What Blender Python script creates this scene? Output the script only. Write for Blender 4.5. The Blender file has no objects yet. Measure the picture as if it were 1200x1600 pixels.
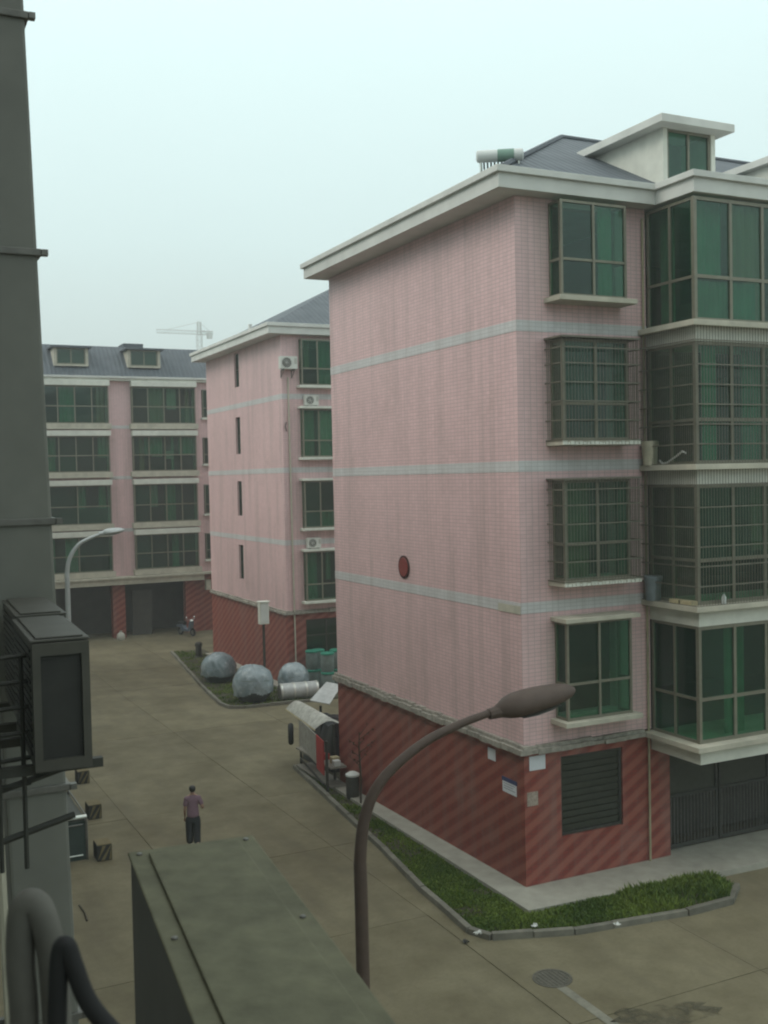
import bpy, bmesh, math, random
import numpy as np
from mathutils import Vector, Matrix, noise

random.seed(7)
sc = bpy.context.scene
col = sc.collection
rad = math.radians

# ------------------------------------------------------------------ camera
F_PX, YAW, PITCH, ROLL = 1672.9, 0.45154, -0.03273, -0.02126
CAM = Vector((-12.507, -19.188, 8.854))
fwd = Vector((math.sin(YAW)*math.cos(PITCH), math.cos(YAW)*math.cos(PITCH), math.sin(PITCH)))
r0 = Vector((math.cos(YAW), -math.sin(YAW), 0)); u0_ = r0.cross(fwd)
RT = math.cos(ROLL)*r0 + math.sin(ROLL)*u0_
UP = -math.sin(ROLL)*r0 + math.cos(ROLL)*u0_
cd = bpy.data.cameras.new('camera'); cam = bpy.data.objects.new('camera', cd); col.objects.link(cam)
m3 = Matrix((RT, UP, -fwd)).transposed()
cam.matrix_world = Matrix.Translation(CAM) @ m3.to_4x4()
cd.sensor_fit = 'VERTICAL'; cd.sensor_height = 32.0; cd.lens = F_PX/1600*32.0
cd.clip_start = 0.05; cd.clip_end = 5000
cd.dof.use_dof = True; cd.dof.focus_distance = 26; cd.dof.aperture_fstop = 7
sc.camera = cam

# photo pixel (1200x1600) -> direction, then met with the plane the thing stands on
def ray(x, y): return RT*((x-600)/F_PX) - UP*((y-800)/F_PX) + fwd
def onx(x, y, X): d = ray(x, y); return CAM + d*((X-CAM.x)/d.x)
def ony(x, y, Y): d = ray(x, y); return CAM + d*((Y-CAM.y)/d.y)
def onz(x, y, Z): d = ray(x, y); return CAM + d*((Z-CAM.z)/d.z)
def gz(y): return -.15 - .018*min(max(y, 0), 30)
def ong(x, y):
    z = -.15
    for i in range(12): p = onz(x, y, z); z = gz(p.y)
    return p

# ------------------------------------------------------------------ world and sun
SUN_EL, SUN_AZ = 42, 285          # azimuth: compass degrees, 0 = +Y, clockwise
w = bpy.data.worlds.new('World'); sc.world = w; w.use_nodes = True
nt = w.node_tree; nt.nodes.clear()
N = nt.nodes.new; L = nt.links.new
out = N('ShaderNodeOutputWorld'); bg = N('ShaderNodeBackground'); bg.inputs[1].default_value = 0.1
sky = N('ShaderNodeTexSky'); sky.sky_type = 'NISHITA'; sky.sun_disc = False
sky.sun_elevation = rad(SUN_EL); sky.sun_rotation = rad(SUN_AZ); sky.air_density = 1.5; sky.dust_density = 6
tc = N('ShaderNodeTexCoord'); sep = N('ShaderNodeSeparateXYZ'); L(tc.outputs['Generated'], sep.inputs[0])
nz = N('ShaderNodeTexNoise'); nz.inputs['Scale'].default_value = 1.6; nz.inputs['Detail'].default_value = 3
L(tc.outputs['Generated'], nz.inputs['Vector'])
mad = N('ShaderNodeMath'); mad.operation = 'MULTIPLY_ADD'; mad.inputs[1].default_value = 0.10
L(nz.outputs[0], mad.inputs[0]); L(sep.outputs['Z'], mad.inputs[2])
ramp = N('ShaderNodeValToRGB'); L(mad.outputs[0], ramp.inputs[0])
els = ramp.color_ramp.elements
els[0].position = 0.0; els[0].color = (.56, .66, .645, 1)
els[1].position = 1.0; els[1].color = (1.45, 1.52, 1.48, 1)
for p_, c_ in ((.17, (.655, .79, .78, 1)), (.27, (.79, 1.0, 1.0, 1)), (.42, (.90, 1.14, 1.14, 1)), (.60, (1.06, 1.26, 1.26, 1))):
    e = els.new(p_); e.color = c_
vm = N('ShaderNodeVectorMath'); vm.operation = 'SCALE'; vm.inputs['Scale'].default_value = 10.0
L(ramp.outputs[0], vm.inputs[0])
mx = N('ShaderNodeMix'); mx.data_type = 'RGBA'; mx.inputs[0].default_value = 0.95
L(sky.outputs[0], mx.inputs[6]); L(vm.outputs[0], mx.inputs[7]); L(mx.outputs[2], bg.inputs[0]); L(bg.outputs[0], out.inputs[0])

sl = bpy.data.lights.new('sun', 'SUN'); sl.energy = 1.2; sl.angle = rad(30); sl.color = (1, .95, .86)
so = bpy.data.objects.new('sun', sl); col.objects.link(so)
sd = Vector((math.sin(rad(SUN_AZ))*math.cos(rad(SUN_EL)), math.cos(rad(SUN_AZ))*math.cos(rad(SUN_EL)), math.sin(rad(SUN_EL))))
so.rotation_euler = sd.to_track_quat('Z', 'Y').to_euler(); so.location = (0, 0, 60)
vs = sc.view_settings; vs.view_transform = 'Standard'; vs.look = 'None'; vs.gamma = 1; vs.exposure = 0; vs.use_curve_mapping = False
sc.cycles.filter_width = 2.1
sc.cycles.max_bounces = 6; sc.cycles.transparent_max_bounces = 12; sc.cycles.volume_bounces = 1
sc.cycles.use_denoising = True

HAZE = 0.0015
# ------------------------------------------------------------------ materials
MATS = {}
class NB:
    def __init__(s, name):
        s.m = bpy.data.materials.new(name); s.m.use_nodes = True; s.t = s.m.node_tree
        s.b = s.t.nodes['Principled BSDF']; s.o = s.t.nodes['Material Output']; MATS[name] = s.m
    def n(s, ty, **k):
        x = s.t.nodes.new(ty)
        for a, v in k.items(): setattr(x, a, v)
        return x
    def l(s, a, b): s.t.links.new(a, b)
    def math(s, op, a, b=None, c=None):
        x = s.n('ShaderNodeMath', operation=op)
        for i, v in enumerate((a, b, c)):
            if v is None: continue
            if isinstance(v, (int, float)): x.inputs[i].default_value = v
            else: s.l(v, x.inputs[i])
        return x.outputs[0]
    def mix(s, f, a, b, bt='MIX'):
        x = s.n('ShaderNodeMix', data_type='RGBA', blend_type=bt)
        for i, v in ((0, f), (6, a), (7, b)):
            if isinstance(v, (int, float)): x.inputs[i].default_value = v
            elif isinstance(v, tuple): x.inputs[i].default_value = v if len(v) == 4 else (*v, 1)
            else: s.l(v, x.inputs[i])
        return x.outputs[2]
    def noise(s, scale, detail=4, vec=None, rough=.55):
        x = s.n('ShaderNodeTexNoise'); x.inputs['Scale'].default_value = scale; x.inputs['Detail'].default_value = detail
        x.inputs['Roughness'].default_value = rough
        s.l(vec if vec is not None else s.pos(), x.inputs['Vector']); return x.outputs[0]
    def pos(s):
        if not hasattr(s, '_p'): s._p = s.n('ShaderNodeNewGeometry')
        return s._p.outputs['Position']
    def ramp(s, f, p0, p1, c0=(0, 0, 0, 1), c1=(1, 1, 1, 1)):
        x = s.n('ShaderNodeValToRGB'); e = x.color_ramp.elements
        e[0].position = p0; e[1].position = p1; e[0].color = c0; e[1].color = c1
        s.l(f, x.inputs[0]); return x.outputs[0]
    def bump(s, h, st=.3, d=.02):
        x = s.n('ShaderNodeBump'); x.inputs['Strength'].default_value = st; x.inputs['Distance'].default_value = d
        s.l(h, x.inputs['Height']); s.l(x.outputs[0], s.b.inputs['Normal'])
    def base(s, c, rough=.7, metal=0, spec=.3):
        if isinstance(c, tuple): s.b.inputs['Base Color'].default_value = (*c[:3], 1)
        else: s.l(c, s.b.inputs['Base Color'])
        s.b.inputs['Roughness'].default_value = rough; s.b.inputs['Metallic'].default_value = metal
        s.b.inputs['Specular IOR Level'].default_value = spec

def plain(name, c, rough=.7, var=.25, scale=6, metal=0, spec=.3, bump=.15, rnd=0.0, objspace=False):
    b = NB(name)
    vec = None
    if objspace: vec = b.n('ShaderNodeTexCoord').outputs['Object']
    n1 = b.noise(scale, 5, vec); n2 = b.noise(scale*.17, 3, vec)
    f = b.math('MULTIPLY_ADD', n1, .6, b.math('MULTIPLY', n2, .4))
    dk = tuple(x*(1-var) for x in c); lt = tuple(min(1, x*(1+var)) for x in c)
    cc = b.mix(b.ramp(f, .3, .7), dk, lt)
    if rnd:
        oi = b.n('ShaderNodeObjectInfo')
        cc = b.mix(1.0, cc, b.mix(oi.outputs['Random'], (1-rnd,)*3, (1+rnd,)*3), 'MULTIPLY')
    b.base(cc, rough, metal, spec)
    if bump: b.bump(n1, bump, .01)
    return b.m

def tile_mat(name, c1, c2, mortar, bw, bh, stripe=None, rough=.42):
    """glazed facade tiles: courses run level round the corner"""
    b = NB(name)
    s = b.n('ShaderNodeSeparateXYZ'); b.l(b.pos(), s.inputs[0])
    u = b.math('SUBTRACT', s.outputs[0], s.outputs[1])
    cv = b.n('ShaderNodeCombineXYZ'); b.l(u, cv.inputs[0]); b.l(s.outputs[2], cv.inputs[1])
    br = b.n('ShaderNodeTexBrick', offset=0.0, squash=1.0); b.l(cv.outputs[0], br.inputs['Vector'])
    br.inputs['Scale'].default_value = 1.0; br.inputs['Brick Width'].default_value = bw; br.inputs['Row Height'].default_value = bh
    br.inputs['Mortar Size'].default_value = .0065; br.inputs['Mortar Smooth'].default_value = .2
    br.inputs['Color1'].default_value = (*c1, 1); br.inputs['Color2'].default_value = (*c2, 1); br.inputs['Mortar'].default_value = (*mortar, 1)
    c = br.outputs[0]
    if stripe:
        d, per, slope, amt = stripe
        ph = b.math('MULTIPLY_ADD', u, -slope, s.outputs[2])
        ph = b.math('MULTIPLY_ADD', b.noise(1.2, 2), .06, ph)
        sn = b.math('SINE', b.math('MULTIPLY', ph, 2*math.pi/per))
        c = b.mix(b.math('MULTIPLY', b.ramp(b.math('MULTIPLY_ADD', sn, .5, .5), .2, .8), amt), c, d)
    # run-off streaks and dirt: stretched noise
    mp = b.n('ShaderNodeMapping'); mp.inputs['Scale'].default_value = (2.2, 2.2, .18); b.l(b.pos(), mp.inputs[0])
    st = b.noise(1.0, 5, mp.outputs[0], .6)
    c = b.mix(b.math('MULTIPLY', b.ramp(st, .46, .78), .38), c, (.22, .18, .16))
    pt = b.noise(.55, 6, rough=.7)
    c = b.mix(b.math('MULTIPLY', b.ramp(pt, .55, .70), .22), c, (.30, .22, .19))
    lg = b.noise(.22, 3)
    c = b.mix(1.0, c, b.mix(lg, (.86, .86, .87), (1.1, 1.09, 1.08)), 'MULTIPLY')
    mott = b.noise(5.0, 2)
    c = b.mix(1.0, c, b.mix(mott, (.93, .93, .94), (1.06, 1.06, 1.06)), 'MULTIPLY')
    b.base(c, rough, 0, .35)
    b.bump(b.math('SUBTRACT', 1.0, br.outputs[1]), .35, .008)
    return b.m

tile_mat('pink_tile', (.73, .50, .495), (.68, .46, .455), (.47, .345, .34), .16, .085)
tile_mat('red_tile', (.235, .046, .034), (.195, .040, .030), (.14, .05, .04), .16, .085, stripe=((.33, .115, .085), .37, .62, .7), rough=.5)
tile_mat('band_tile', (.62, .605, .595), (.58, .565, .555), (.45, .44, .43), .16, .085)
plain('trim_white', (.64, .64, .57), .7, .16, 2.5)
plain('trim_cream', (.46, .43, .35), .75, .22, 3.0)
plain('fascia', (.60, .60, .565), .75, .14, 1.5)
plain('ledge_stone', (.30, .275, .235), .9, .4, 9, bump=.5)
plain('frame_alu', (.20, .19, .145), .45, .15, 8, metal=.3)
plain('frame_dark', (.045, .048, .036), .5, .2, 8)
plain('steel_grey', (.16, .155, .14), .5, .3, 12, metal=.5)
plain('steel_pale', (.62, .63, .58), .35, .1, 12, metal=.6)
plain('grille_steel', (.16, .148, .115), .55, .3, 14, metal=.35)
plain('iron_dark', (.055, .055, .048), .6, .3, 10, metal=.3)
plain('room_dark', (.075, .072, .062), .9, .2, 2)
plain('slate', (.085, .095, .11), .7, .2, 4)
plain('ac_case', (.43, .42, .37), .5, .12, 5, objspace=True)
plain('ac_case_white', (.60, .60, .55), .5, .1, 5, objspace=True)
plain('ac_dark', (.035, .035, .032), .6, .2, 9)
plain('ac_top', (.108, .104, .064), .75, .38, 11, objspace=True, bump=.5)
plain('duct_grey', (.17, .17, .148), .5, .16, 3, bump=.06)
plain('hose_foam', (.12, .115, .10), .8, .2, 20)
plain('lamp_brown', (.085, .058, .046), .6, .2, 8)
plain('lamp_silver', (.42, .44, .43), .4, .1, 8, metal=.3)
plain('lamp_lens', (.30, .29, .26), .25, .1, 8)
plain('joint', (.115, .103, .075), .95, .3, 6)
plain("soil", (.055, .050, .028), .95, .35, 7, bump=.6)
plain('apron', (.33, .315, .265), .9, .2, 3, bump=.3)
plain('kerb', (.165, .155, .125), .9, .3, 5, bump=.4, rnd=.15)
def oil_mat():
    b = NB('oil'); c = b.mix(b.ramp(b.noise(1.6, 5), .35, .7), (.075, .068, .045), (.125, .11, .07)); b.base(c, .8, 0, .3)
    tr = b.n('ShaderNodeBsdfTransparent'); ms = b.n('ShaderNodeMixShader'); b.l(b.ramp(b.noise(2.4, 5), .42, .62), ms.inputs[0])
    b.l(tr.outputs[0], ms.inputs[1]); b.l(b.b.outputs[0], ms.inputs[2]); b.l(ms.outputs[0], b.o.inputs[0])
oil_mat()
plain('paint_road', (.22, .21, .165), .9, .3, 9)
plain('paper', (.62, .63, .66), .9, .08, 12)
plain('paper_blue', (.05, .06, .14), .8, .1, 12)
plain('paper_old', (.36, .29, .24), .9, .4, 22)
plain('ink', (.16, .17, .22), .9, .1, 12)
plain('plaque_red', (.22, .035, .03), .4, .15, 6)
plain('plaque_rim', (.05, .02, .018), .5, .1, 6)
plain('curtain_green', (.12, .24, .165), .9, .2, 3)
plain('curtain_pale', (.34, .36, .31), .9, .2, 3)
plain('curtain_brown', (.32, .18, .13), .9, .2, 3)
plain('pvc_old', (.33, .29, .19), .6, .3, 4)
plain('pvc', (.47, .44, .35), .5, .15, 4)
plain('bucket', (.44, .40, .30), .5, .2, 8)
plain('bucket_blue', (.17, .20, .21), .5, .2, 8)
plain('brick_block', (.42, .36, .22), .9, .25, 8)
plain('skin', (.36, .22, .16), .55, .05, 8, bump=0)
plain('shirt', (.20, .125, .155), .9, .12, 18)
plain('trousers', (.032, .034, .036), .9, .2, 12)
plain('hair', (.018, .017, .016), .5, .3, 30)
plain('shoe', (.03, .028, .026), .5, .1, 9)
plain('tank_dark', (.045, .055, .05), .5, .3, 5)
plain('tarp_black', (.014, .015, .018), .4, .3, 6, bump=.4)
plain('sheet_metal', (.44, .45, .44), .5, .2, 7, metal=.2)
plain('rusty_sheet', (.50, .49, .44), .7, .35, 6)
plain('banner_red', (.33, .03, .03), .7, .2, 5)
plain('board_pale', (.30, .285, .25), .8, .3, 6)
plain('board_grey', (.22, .20, .17), .8, .3, 6)
plain('post_dark', (.05, .047, .04), .7, .3, 8)
plain('rubber', (.02, .02, .02), .8, .2, 9)
plain('drum_green', (.035, .22, .15), .5, .2, 6)
plain('drum_grey', (.15, .185, .17), .6, .25, 6)
plain('stripe_yellow', (.15, .12, .06), .8, .3, 9)
plain('stripe_black', (.03, .03, .028), .8, .3, 9)
plain('bin_green', (.035, .05, .045), .5, .2, 5)
plain('bark', (.06, .05, .035), .9, .3, 12)
plain('scooter_body', (.10, .12, .15), .35, .1, 9)
plain('chrome', (.6, .6, .6), .2, .05, 9, metal=.9)
plain('lamp_white', (.85, .85, .8), .3, .02, 9)
plain('crane_steel', (.34, .34, .31), .7, .1, 1)
plain('solar_tank', (.58, .60, .58), .35, .08, 6)
plain('curtain_green_dull', (.17, .27, .22), .6, .1, 4)
plain('solar_glass', (.05, .09, .085), .15, .1, 4)
plain('litter_white', (.6, .6, .57), .8, .1, 10)
plain('manhole', (.125, .118, .095), .7, .3, 16, metal=.2, bump=.5)
plain('own_wall', (.33, .33, .31), .85, .12, 2)

def concrete(name, c, rnd):
    b = NB(name)
    big = b.noise(.16, 5); mid = b.noise(.9, 6, rough=.65); fine = b.noise(14, 5)
    dk = (c[0]*.66, c[1]*.64, c[2]*.60); lt = (c[0]*1.25, c[1]*1.26, c[2]*1.28)
    cc = b.mix(b.ramp(b.math('MULTIPLY_ADD', mid, .6, b.math('MULTIPLY', big, .4)), .36, .66), dk, lt)
    mp = b.n('ShaderNodeMapping'); mp.inputs['Scale'].default_value = (1.5, .28, 1); b.l(b.pos(), mp.inputs[0])
    dr = b.noise(1.0, 5, mp.outputs[0], .6)                       # wheel dirt dragged along the lane
    cc = b.mix(b.math('MULTIPLY', b.ramp(dr, .48, .75), .5), cc, (.105, .088, .060))
    cc = b.mix(b.math('MULTIPLY', b.ramp(fine, .45, .75), .25), cc, (c[0]*.55, c[1]*.55, c[2]*.5))
    oi = b.n('ShaderNodeObjectInfo')
    cc = b.mix(1.0, cc, b.mix(oi.outputs['Random'], (1-rnd,)*3, (1+rnd,)*3), 'MULTIPLY')
    b.base(cc, .88, 0, .25); b.bump(b.math('MULTIPLY_ADD', fine, .5, mid), .25, .012)
concrete('concrete', (.172, .150, .094), .07)
concrete('ground_far', (.17, .16, .12), 0)

def slate_roof():
    b = NB('roof_sheet')
    s = b.n('ShaderNodeSeparateXYZ'); b.l(b.pos(), s.inputs[0])
    ge = b.n('ShaderNodeNewGeometry'); sn = b.n('ShaderNodeSeparateXYZ'); b.l(ge.outputs['True Normal'], sn.inputs[0])
    ax = b.math('GREATER_THAN', b.math('ABSOLUTE', sn.outputs[1]), b.math('ABSOLUTE', sn.outputs[0]))
    u = b.math('ADD', b.math('MULTIPLY', s.outputs[0], ax), b.math('MULTIPLY', s.outputs[1], b.math('SUBTRACT', 1.0, ax)))
    wv = b.math('SINE', b.math('MULTIPLY', u, 2*math.pi/.26))
    c = b.mix(b.ramp(b.noise(1.1, 4), .3, .7), (.075, .09, .105), (.115, .13, .145))
    c = b.mix(b.math('MULTIPLY', b.ramp(wv, .45, .95), .4), c, (.05, .06, .07))
    b.base(c, .65, 0, .3); b.bump(wv, .45, .03)
slate_roof()

def glass_mat(name, tint, refl=.9):
    b = NB(name); b.t.nodes.remove(b.b)
    fr = b.n('ShaderNodeFresnel'); b.pos()
    b.l(b.math('MULTIPLY_ADD', b._p.outputs['Backfacing'], 1/1.52-1.52, 1.52), fr.inputs[0])   # thin sheet: same reflectance from both sides
    tr = b.n('ShaderNodeBsdfTransparent'); tr.inputs[0].default_value = (*tint, 1)
    gl = b.n('ShaderNodeBsdfGlossy'); gl.inputs[0].default_value = (refl, refl, refl, 1); gl.inputs['Roughness'].default_value = .03
    nn = b.noise(1.3, 2); bm = b.n('ShaderNodeBump'); bm.inputs['Strength'].default_value = .06; bm.inputs['Distance'].default_value = .05
    b.l(nn, bm.inputs['Height']); b.l(bm.outputs[0], gl.inputs['Normal'])
    df = b.n('ShaderNodeBsdfDiffuse'); oi = b.n('ShaderNodeObjectInfo')   # dust film, tinted green to stand in for reflections, differs from pane to pane
    b.l(b.mix(oi.outputs['Random'], (.045, .09, .065), (.045, .24, .15)), df.inputs[0])
    dm = b.n('ShaderNodeMixShader'); b.l(b.math('MULTIPLY_ADD', b.math('FRACT', b.math('MULTIPLY', oi.outputs['Random'], 7.31)), .11, .03), dm.inputs[0]); b.l(tr.outputs[0], dm.inputs[1]); b.l(df.outputs[0], dm.inputs[2])
    ms = b.n('ShaderNodeMixShader'); b.l(fr.outputs[0], ms.inputs[0]); b.l(dm.outputs[0], ms.inputs[1]); b.l(gl.outputs[0], ms.inputs[2])
    b.l(ms.outputs[0], b.o.inputs[0])
glass_mat('glass', (.58, .82, .71), .75)
glass_mat('glass_clear', (.45, .52, .48))

def wrap_mat():
    b = NB('plastic_wrap')
    n1 = b.noise(3.2, 4, rough=.6); n2 = b.noise(.9, 2)
    c = b.mix(b.ramp(n2, .35, .65), (.155, .20, .215), (.30, .35, .37))
    c = b.mix(b.math('MULTIPLY', b.ramp(n1, .52, .72), .45), c, (.50, .54, .55))
    b.base(c, .22, 0, .5); b.bump(n1, .5, .05)
wrap_mat()
def grass_mat():
    b = NB('grass_blade'); at = b.n('ShaderNodeAttribute', attribute_name='tone')
    c = b.mix(at.outputs['Fac'], (.055, .10, .016), (.21, .27, .04))
    b.base(c, .7, 0, .2)
grass_mat()

# ------------------------------------------------------------------ mesh helpers
ORG = {}
class MB:
    def __init__(s): s.v = []; s.f = []; s.mi = []
    def add(s, vs_, fs_, mi=0):
        k = len(s.v); s.v += [tuple(v) for v in vs_]; s.f += [tuple(i+k for i in f) for f in fs_]; s.mi += [mi]*len(fs_); return s
    def hexa(s, c, mi=0):
        return s.add(c, [(0, 1, 2, 3), (7, 6, 5, 4), (0, 4, 5, 1), (1, 5, 6, 2), (2, 6, 7, 3), (3, 7, 4, 0)], mi)
    def box(s, x0, x1, y0, y1, z0, z1, mi=0):
        return s.hexa([(x0, y0, z0), (x1, y0, z0), (x1, y1, z0), (x0, y1, z0), (x0, y0, z1), (x1, y0, z1), (x1, y1, z1), (x0, y1, z1)], mi)
    def fbox(s, F, u0, u1, v0, v1, w0, w1, mi=0):
        return s.hexa([F(u0, v0, w0), F(u1, v0, w0), F(u1, v1, w0), F(u0, v1, w0), F(u0, v0, w1), F(u1, v0, w1), F(u1, v1, w1), F(u0, v1, w1)], mi)
    def prism(s, poly, z0, z1, mi=0):
        n = len(poly); zf0 = z0 if callable(z0) else (lambda x, y: z0); zf1 = z1 if callable(z1) else (lambda x, y: z1)
        vs_ = [(x, y, zf0(x, y)) for x, y in poly] + [(x, y, zf1(x, y)) for x, y in poly]
        return s.add(vs_, [tuple(range(n))[::-1], tuple(range(n, 2*n))] + [(i, (i+1) % n, n+(i+1) % n, n+i) for i in range(n)], mi)
    def tube(s, path, r, n=8, cap=True, mi=0):
        path = [Vector(p) for p in path]; rs = r if isinstance(r, (list, tuple)) else [r]*len(path)
        vs_, fs_ = [], []
        prev = None
        for i, p in enumerate(path):
            t = (path[min(i+1, len(path)-1)] - path[max(i-1, 0)]).normalized()
            if prev is None:
                a = Vector((0, 0, 1)) if abs(t.z) < .9 else Vector((1, 0, 0)); x = t.cross(a).normalized()
            else: x = (prev - t*prev.dot(t)).normalized()
            prev = x; y = t.cross(x)
            for k in range(n):
                an = 2*math.pi*k/n; vs_.append(p + (x*math.cos(an) + y*math.sin(an))*rs[i])
        for i in range(len(path)-1):
            for k in range(n):
                fs_.append((i*n+k, i*n+(k+1) % n, (i+1)*n+(k+1) % n, (i+1)*n+k))
        if cap: fs_ += [tuple(range(n))[::-1], tuple(range((len(path)-1)*n, len(path)*n))]
        return s.add(vs_, fs_, mi)
    def lathe(s, c, prof, n=20, mi=0, axis='z'):
        vs_, fs_ = [], []
        for r, h in prof:
            for k in range(n):
                a = 2*math.pi*k/n; ca, sa = r*math.cos(a), r*math.sin(a)
                if axis == 'z': vs_.append((c[0]+ca, c[1]+sa, c[2]+h))
                elif axis == 'x': vs_.append((c[0]+h, c[1]+ca, c[2]+sa))
                else: vs_.append((c[0]+ca, c[1]+h, c[2]+sa))
        for i in range(len(prof)-1):
            for k in range(n): fs_.append((i*n+k, i*n+(k+1) % n, (i+1)*n+(k+1) % n, (i+1)*n+k))
        fs_ += [tuple(range(n))[::-1], tuple(range((len(prof)-1)*n, len(prof)*n))]
        return s.add(vs_, fs_, mi)
    def build(s, name, mat, parent=None, bevel=0, smooth=False, kind=None, origin=None):
        V = np.array(s.v, float); lo, hi = V.min(0), V.max(0)
        og = Vector(origin) if origin is not None else Vector(((lo[0]+hi[0])/2, (lo[1]+hi[1])/2, lo[2]))
        me = bpy.data.meshes.new(name); me.from_pydata([tuple(v) for v in (V-np.array(og))], [], s.f)
        mats = mat if isinstance(mat, (list, tuple)) else [mat]
        for m_ in mats: me.materials.append(MATS[m_])
        if len(mats) > 1: me.polygons.foreach_set('material_index', s.mi)
        bm = bmesh.new(); bm.from_mesh(me); bmesh.ops.recalc_face_normals(bm, faces=bm.faces)
        if bevel: bmesh.ops.bevel(bm, geom=[e for e in bm.edges if len(e.link_faces) == 2 and e.calc_face_angle(0) > .5], offset=bevel, segments=2, affect='EDGES', profile=.6)
        bm.to_mesh(me); bm.free()
        if smooth:
            me.shade_smooth(); me.set_sharp_from_angle(angle=rad(40))
        o = bpy.data.objects.new(name, me); col.objects.link(o)
        put(o, og, parent)
        if kind: o['kind'] = kind
        return o
def put(o, og, parent):
    ORG[o.name] = Vector(og)
    if parent is not None:
        o.parent = parent; o.location = Vector(og) - ORG[parent.name]
    else: o.location = og
def empty(name, loc, parent=None):
    o = bpy.data.objects.new(name, None); o.empty_display_size = .3; col.objects.link(o); put(o, Vector(loc), parent); return o
def tag(o, label=None, cat=None, group=None, kind=None):
    for k, v in (('label', label), ('category', cat), ('group', group), ('kind', kind)):
        if v: o[k] = v
    return o
def fac(O, u, n):
    O, u, n = Vector(O), Vector(u), Vector(n)
    return lambda a, b, c: O + u*a + n*b + Vector((0, 0, c))
def wall(F, u0, u1, w0, w1, th, holes, mb=None, voff=0):
    """solid wall panel with real openings"""
    mb = mb or MB()
    ws = sorted({w0, w1, *[h[2] for h in holes], *[h[3] for h in holes]})
    for a, b in zip(ws[:-1], ws[1:]):
        if b <= w0 or a >= w1: continue
        m = (a+b)/2; cut = sorted((h[0], h[1]) for h in holes if h[2] < m < h[3]); u = u0
        for c, d in cut:
            if c > u: mb.fbox(F, u, c, voff-th, voff, a, b)
            u = max(u, d)
        if u < u1: mb.fbox(F, u, u1, voff-th, voff, a, b)
    return mb
def window(F, parent, u0, u1, w0, w1, v, us, ws, fr=.05, dep=.07, fmat='frame_alu', gmat='glass', name='window', sides=0.0, skip=()):
    """glazing: frame mesh, each pane an object under it. us / ws: inner mullions / transoms. sides: depth of glazed returns"""
    f = MB(); U = [u0, *us, u1]; W = [w0, *ws, w1]; h = fr/2
    for i, u in enumerate(U):
        a = u if i == 0 else (u-fr if i == len(U)-1 else u-h)
        f.fbox(F, a, a+fr, v-dep, v, w0, w1)
    for i, ww in enumerate(W):
        a = ww if i == 0 else (ww-fr if i == len(W)-1 else ww-h)
        for k in range(len(U)-1):
            b0 = U[k]+(fr if k == 0 else h); b1 = U[k+1]-(fr if k == len(U)-2 else h)
            f.fbox(F, b0, b1, v-dep+.004, v-.004, a, a+fr)
            if sides and k == 0:
                for uu in (u0, u1-fr):
                    f.fbox(F, uu+.004, uu+fr-.004, v-sides, v-dep, a, a+fr)
    if sides:
        for uu in (u0, u1-fr): f.fbox(F, uu, uu+fr, v-sides, v-sides+fr, w0+fr, w1-fr)
    o = f.build(name, fmat, parent)
    for i in range(len(U)-1):
        for k in range(len(W)-1):
            if (i, k) in skip: continue
            p = MB().fbox(F, U[i]+h, U[i+1]-h, v-dep*.6, v-dep*.6+.008, W[k]+h, W[k+1]-h); p.build('pane', gmat, o)
    if sides:
        for uu in (u0+fr*.5, u1-fr*.5):
            for k in range(len(W)-1):
                MB().fbox(F, uu-.004, uu+.004, v-sides+fr, v-dep, W[k]+h, W[k+1]-h).build('pane', gmat, o)
    return o
def grille(F, parent, u0, u1, v0, v1, w0, w1, rails, sp=.085, left=True, right=True):
    """burglar cage: thin uprights with flat rails, front and returns"""
    g = MB(); t = .009
    def upright(u, v, t=t): g.fbox(F, u-t/2, u+t/2, v-t/2, v+t/2, w0, w1)
    n = int((u1-u0)/sp)
    for i in range(n+1): upright(u0+(u1-u0)*i/n, v1)
    m = int((v1-v0)/(sp*.7))
    for i in range(1, m):
        if left: upright(u0, v0+(v1-v0)*i/m)
        if right: upright(u1, v0+(v1-v0)*i/m, .015)
    for r in [w0, *rails, w1]:
        g.fbox(F, u0-.012, u1+.012, v1+.007, v1+.021, r-.014, r+.014)
        if left: g.fbox(F, u0-.021, u0-.007, v0, v1-.01, r-.014, r+.014)
        if right: g.fbox(F, u1+.007, u1+.021, v0, v1-.01, r-.014, r+.014)
    return g.build('grille', 'grille_steel', parent, kind='stuff')
def curtain(F, parent, u0, u1, w0, w1, v, m):
    n = max(6, int((u1-u0)/.05)); vs_, fs_ = [], []
    for i in range(n+1):
        u = u0+(u1-u0)*i/n; d = .025*math.sin(i*1.3)+.012*math.sin(i*.47)
        vs_ += [F(u, v+d, w0), F(u, v+d, w1)]
    for i in range(n): fs_.append((2*i, 2*i+2, 2*i+3, 2*i+1))
    return MB().add(vs_, fs_).build('curtain', m, parent)

RC = random.Random(11)
def curtains(F, parent, us, w0, w1, v, prob, pal=('curtain_green', 'curtain_green', 'curtain_brown', 'curtain_pale')):
    for a, b in zip(us[:-1], us[1:]):
        if RC.random() < prob:
            t0, t1 = sorted((RC.uniform(0, .5), RC.uniform(.55, 1))); lo = w0+.06 if RC.random() < .7 else w0+(w1-w0)*.4
            curtain(F, parent, a+(b-a)*t0, a+(b-a)*t1, lo, w1-.06, v+RC.uniform(-.03, .03), RC.choice(pal))
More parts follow.
